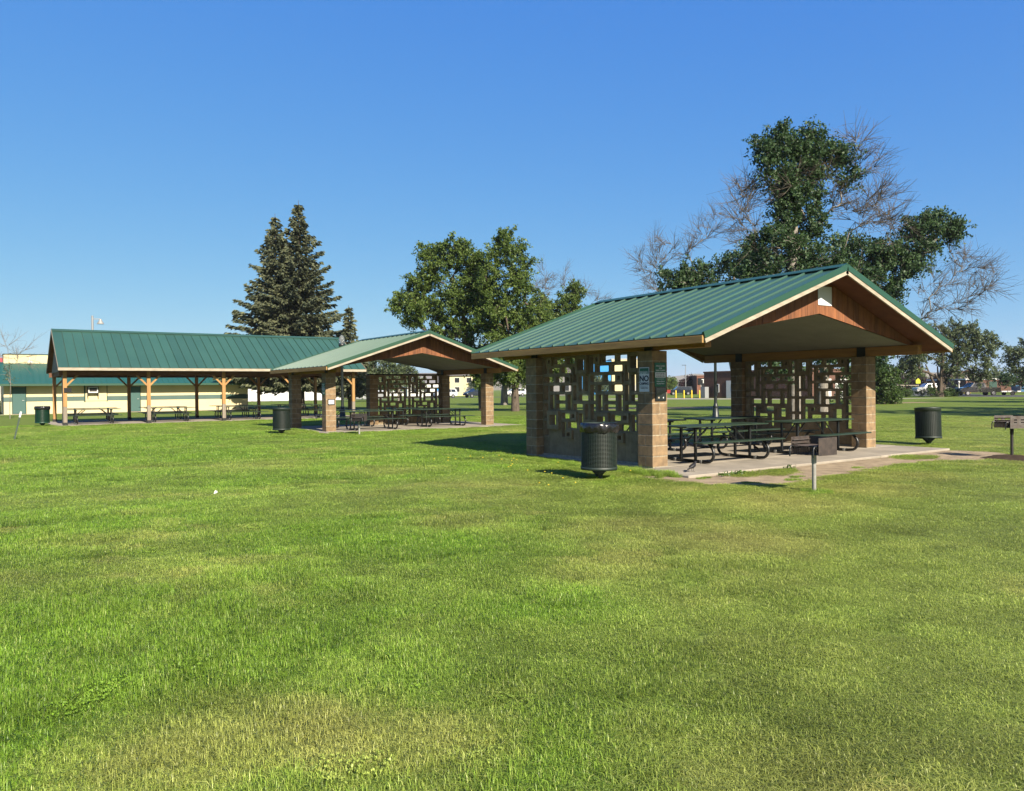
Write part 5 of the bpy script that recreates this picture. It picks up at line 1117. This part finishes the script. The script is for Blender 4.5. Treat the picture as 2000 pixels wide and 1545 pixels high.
def scatter_nodes():
    ng = bpy.data.node_groups.new('scatter_grass', 'GeometryNodeTree')
    ng.interface.new_socket('Geometry', in_out='INPUT', socket_type='NodeSocketGeometry'); ng.interface.new_socket('Geometry', in_out='OUTPUT', socket_type='NodeSocketGeometry')
    N = ng.nodes; L = ng.links; gi = N.new('NodeGroupInput'); go = N.new('NodeGroupOutput')
    ci = N.new('GeometryNodeCollectionInfo'); ci.inputs['Collection'].default_value = tcol; ci.inputs['Separate Children'].default_value = True; ci.inputs['Reset Children'].default_value = True
    ip = N.new('GeometryNodeInstanceOnPoints'); ip.inputs['Pick Instance'].default_value = True
    def attr(nm, ty):
        a = N.new('GeometryNodeInputNamedAttribute'); a.data_type = ty; a.inputs['Name'].default_value = nm; return next(s for s in a.outputs if s.enabled)
    m2p = N.new('GeometryNodeMeshToPoints')
    L.new(gi.outputs[0], m2p.inputs['Mesh']); L.new(m2p.outputs[0], ip.inputs['Points']); L.new(ci.outputs[0], ip.inputs['Instance'])
    L.new(attr('idx', 'INT'), ip.inputs['Instance Index']); L.new(attr('scl', 'FLOAT_VECTOR'), ip.inputs['Scale'])
    cx = N.new('ShaderNodeCombineXYZ'); L.new(attr('ang', 'FLOAT'), cx.inputs[2])
    try:
        er = N.new('FunctionNodeEulerToRotation'); L.new(cx.outputs[0], er.inputs[0]); L.new(er.outputs[0], ip.inputs['Rotation'])
    except Exception: L.new(cx.outputs[0], ip.inputs['Rotation'])
    L.new(ip.outputs[0], go.inputs[0]); return ng
def lawn():
    rs = np.random.RandomState(77); pts = []
    # density falls with distance from where the picture is taken
    n = 52000; half = R(47); d0, d1 = 1.6, 44.0; d = np.empty(0)
    dn = 7.0; A1 = .5 * (dn ** 2 - d0 ** 2) * 80; A2 = 80 * dn * (d1 - dn); n1 = int(A1 * 2 * half); n2 = int(A2 * 2 * half)
    dd = np.concatenate([np.sqrt(rs.uniform(d0 ** 2, dn ** 2, n1)), rs.uniform(dn, d1, n2)]); an = YAW + rs.uniform(-half, half, n1 + n2)
    x = CAM.x + dd * np.sin(an); y = CAM.y + dd * np.cos(an)
    keep = np.ones(len(x), bool)
    for (x0, x1, y0, y1, z) in SLABS: keep &= ~((x > x0 - .06) & (x < x1 + .06) & (y > y0 - .05) & (y < y1 + .06))
    def inside(poly):
        c = np.zeros(len(x), bool); k = len(poly)
        for i in range(k):
            xa, ya = poly[i]; xb, yb = poly[(i + 1) % k]
            t = ((ya > y) != (yb > y)) & (x < (xb - xa) * (y - ya) / (yb - ya + 1e-12) + xa); c ^= t
        return c
    wob = vnoise(x, y, 1.1, 5)
    for poly in (DIRT, DIRT2): keep &= ~(inside(poly) & (wob < .80))
    keep &= ~((np.hypot(x - 7.48, y + 3.13) < .5))
    x, y, dd = x[keep], y[keep], dd[keep]; n = len(x)
    # patches: long lush grass, tired short grass
    lush = .55 * vnoise(x, y, .33, 1) + .30 * vnoise(x, y, .9, 2) + .15 * vnoise(x, y, 2.3, 3)
    dry = .5 * vnoise(x, y, .55, 8) + .3 * vnoise(x, y, 1.5, 9) + .2 * vnoise(x, y, 4, 10)
    dry = np.clip((dry - .56) * 2.6, 0, .5) * (.35 + 1.3 * vnoise(x, y, 6, 14) * vnoise(x, y, 2.2, 15) * 1.6)
    def spot(px, py, r, amt, arr):
        q = np.hypot(x - px, y - py) + .5 * r * (vnoise(x, y, 1.7, 12) - .5) + .3 * r * (vnoise(x, y, 5, 13) - .5); return np.maximum(arr, amt * .8 * np.clip(1.25 - q / r, 0, 1))
    for (px, py, r, a) in ((-9.3, -7.2, .55, .9), (-8.9, -7.5, .45, .8), (-9.8, -7.0, .6, .8), (-4.2, -5.2, 1.0, .8), (-4.6, -4.0, .8, .6), (-5.9, -2.9, .8, .55), (-5.0, -3.9, .7, .5), (-6.2, -5.5, .6, .5), (-1.6, -4.0, 1.1, .7), (.4, -3.9, 1.2, .6), (-4.0, 3.2, 1.2, .5), (-5.6, 6.0, 1.6, .4), (2.6, -3.6, .9, .6)): dry = spot(px, py, r, a, dry)
    for (px, py, r, a) in ((-9.9, -4.9, 1.7, .85), (-5.9, -5.3, 1.2, .95), (-7.2, -6.2, 1.0, .9), (-6.95, 2.4, .5, 1.0), (-8.9, -4.2, 1.6, .85), (-9.6, -1.0, 2.2, .85), (-1.7, -1.0, .8, .9)): lush = spot(px, py, r, a, lush)
    # the left of the lawn was left longer
    side = ((x - CAM.x) * math.cos(YAW) - (y - CAM.y) * math.sin(YAW)) / dd
    lush = np.clip(lush - .18 * np.clip(side * 2.2, -1, 1), 0, 1); dry = np.clip(dry + .10 * np.clip(side * 2.0, -.6, 1), 0, 1)
    sx = np.clip((dd / dn) ** .42, 1, 2.2) * rs.uniform(.85, 1.15, n); sz = (.75 + .95 * np.clip((lush - .30) * 1.9, 0, 1.1)) * (1 - .35 * dry) * (.6 + .8 * vnoise(x, y, 4.5, 31)) * rs.uniform(.75, 1.35, n) * np.clip((dd / 12) ** .22, 1, 1.3)
    # unmown fringes along walls and bins
    fx, fy, fs = [], [], []
    def fringe(xa, ya, xb, yb, k, h, spread=.07):
        t = rs.rand(k); fx.extend(xa + (xb - xa) * t + rs.normal(size=k) * spread); fy.extend(ya + (yb - ya) * t + rs.normal(size=k) * spread); fs.extend(h * rs.uniform(.6, 1.5, k))
    fringe(-.62, 4.2, -.62, -.25, 150, 2.6); fringe(-.60, .6, -.55, -1.0, 60, 3.0, .12); fringe(-.6, 4.3, .1, 5.4, 30, 2.0)
    fringe(-.2, 17.2, -.15, 21.2, 90, 2.6); fringe(-.1, 16.45, .9, 16.4, 30, 2.0, .12); fringe(-7.6, 31.85, 8.6, 31.85, 120, 1.4)
    for (cx, cy) in ((-1.74, -.44), (9.85, -.18), (-.40, -3.72), (-1.47, 17.38), (-8.03, 32.88)): fringe(cx - .1, cy, cx + .1, cy, 18, 1.6, .10)
    for (cx, cy) in ((-.35, -1.52), (.4, -1.50), (.7, -1.5), (1.9, -1.55), (-.2, -2.5), (.6, -2.6), (1.0, -2.4), (3.2, -2.2), (6.2, -1.6)): fringe(cx - .1, cy, cx + .15, cy, 3, 1.0, .05)
    k = len(fx); x = np.concatenate([x, fx]); y = np.concatenate([y, fy]); sx = np.concatenate([sx, np.full(k, .55)]); sz = np.concatenate([sz, fs]); lush = np.concatenate([lush, np.full(k, .75)]); dry = np.concatenate([dry, np.full(k, .1)]); n = len(x)
    tone = np.clip(.80 + .50 * vnoise(x, y, 3.2, 21) + .45 * vnoise(x, y, 9.0, 22) + .35 * (vnoise(x, y, .8, 23) - .5), 0.6, 1.7)
    V = np.stack([x, y, np.full(n, GZ)], 1)
    me = bpy.data.meshes.new('lawn'); me.vertices.add(n); me.vertices.foreach_set('co', V.astype(np.float32).ravel())
    for nm, ty, val in (('idx', 'INT', np.where((vnoise(x, y, 1.3, 41) * vnoise(x, y, 5.0, 42) > .52) & (rs.rand(n) < .25), 5, rs.randint(0, 5, n))), ('ang', 'FLOAT', rs.uniform(0, 6.28, n)), ('lush', 'FLOAT', lush), ('dry', 'FLOAT', dry), ('tone', 'FLOAT', tone)):
        a = me.attributes.new(nm, ty, 'POINT'); a.data.foreach_set('value', np.asarray(val, np.int32 if ty == 'INT' else np.float32))
    a = me.attributes.new('scl', 'FLOAT_VECTOR', 'POINT'); a.data.foreach_set('vector', np.stack([sx, sx, sz], 1).astype(np.float32).ravel())
    o = link('lawn_grass', me); tag(o, 'mown green lawn grass with lush and dry patches', 'grass', kind='stuff')
    md = o.modifiers.new('scatter', 'NODES'); md.node_group = scatter_nodes()
    print('lawn tufts', n)
lawn()
# small broad-leaved weeds along the slab edge
def weeds(name, cx, cy, r, n, label):
    rs = np.random.RandomState(int(abs(cx * 100)) + 3); P = np.stack([cx + rs.normal(size=n) * r, cy + rs.normal(size=n) * r * .5, GZ + .03 + np.abs(rs.normal(size=n)) * .025], 1) - np.array((cx, cy, 0))
    o = link(name, leaves_mesh(name, P, .06, M['weed'], rs, .4, .4), None, (cx, cy, 0)); tag(o, label, 'weed', 'weeds along the slab edge')
weeds('weed', .55, -1.56, .09, 60, 'larger leafy weed at the slab edge right of the black bird'); weeds('weed', .12, -1.60, .06, 34, 'smaller leafy weed at the slab edge just left of the larger one'); weeds('weed', 2.0, -1.55, .07, 30, 'leafy weed at the slab edge left of the near grill')
# dandelions in the lawn before the wall
rsd = random.Random(2); b = MB()
for k in range(26):
    x = rsd.uniform(-3.4, -.8); y = rsd.uniform(-1.2, 4.2); b.lathe([(0, GZ + .075), (.014, GZ + .078), (.016, GZ + .085), (0, GZ + .092)], 6, (x, y))
tag(b.build('dandelions', M['yellow']), 'tiny yellow dandelion flowers in the lawn by the nearest wall', 'flowers', kind='stuff')

# ------------------------------------------------------------------ thin summer haze over the whole place
hz = MB().box(-1400, 3300, -1400, 3300, GZ - 1.0, 75).build('haze', M['white'])
hm = bpy.data.materials.new('haze_air'); hm.use_nodes = True; hn = hm.node_tree; hn.nodes.remove(hn.nodes['Principled BSDF'])
hv = hn.nodes.new('ShaderNodeVolumePrincipled'); hv.inputs['Color'].default_value = (0.86, 0.92, 1.0, 1); hv.inputs['Density'].default_value = 0.00015; hv.inputs['Anisotropy'].default_value = 0.2
hn.links.new(hv.outputs[0], hn.nodes['Material Output'].inputs['Volume']); hz.data.materials.clear(); hz.data.materials.append(hm); tag(hz, kind='stuff')
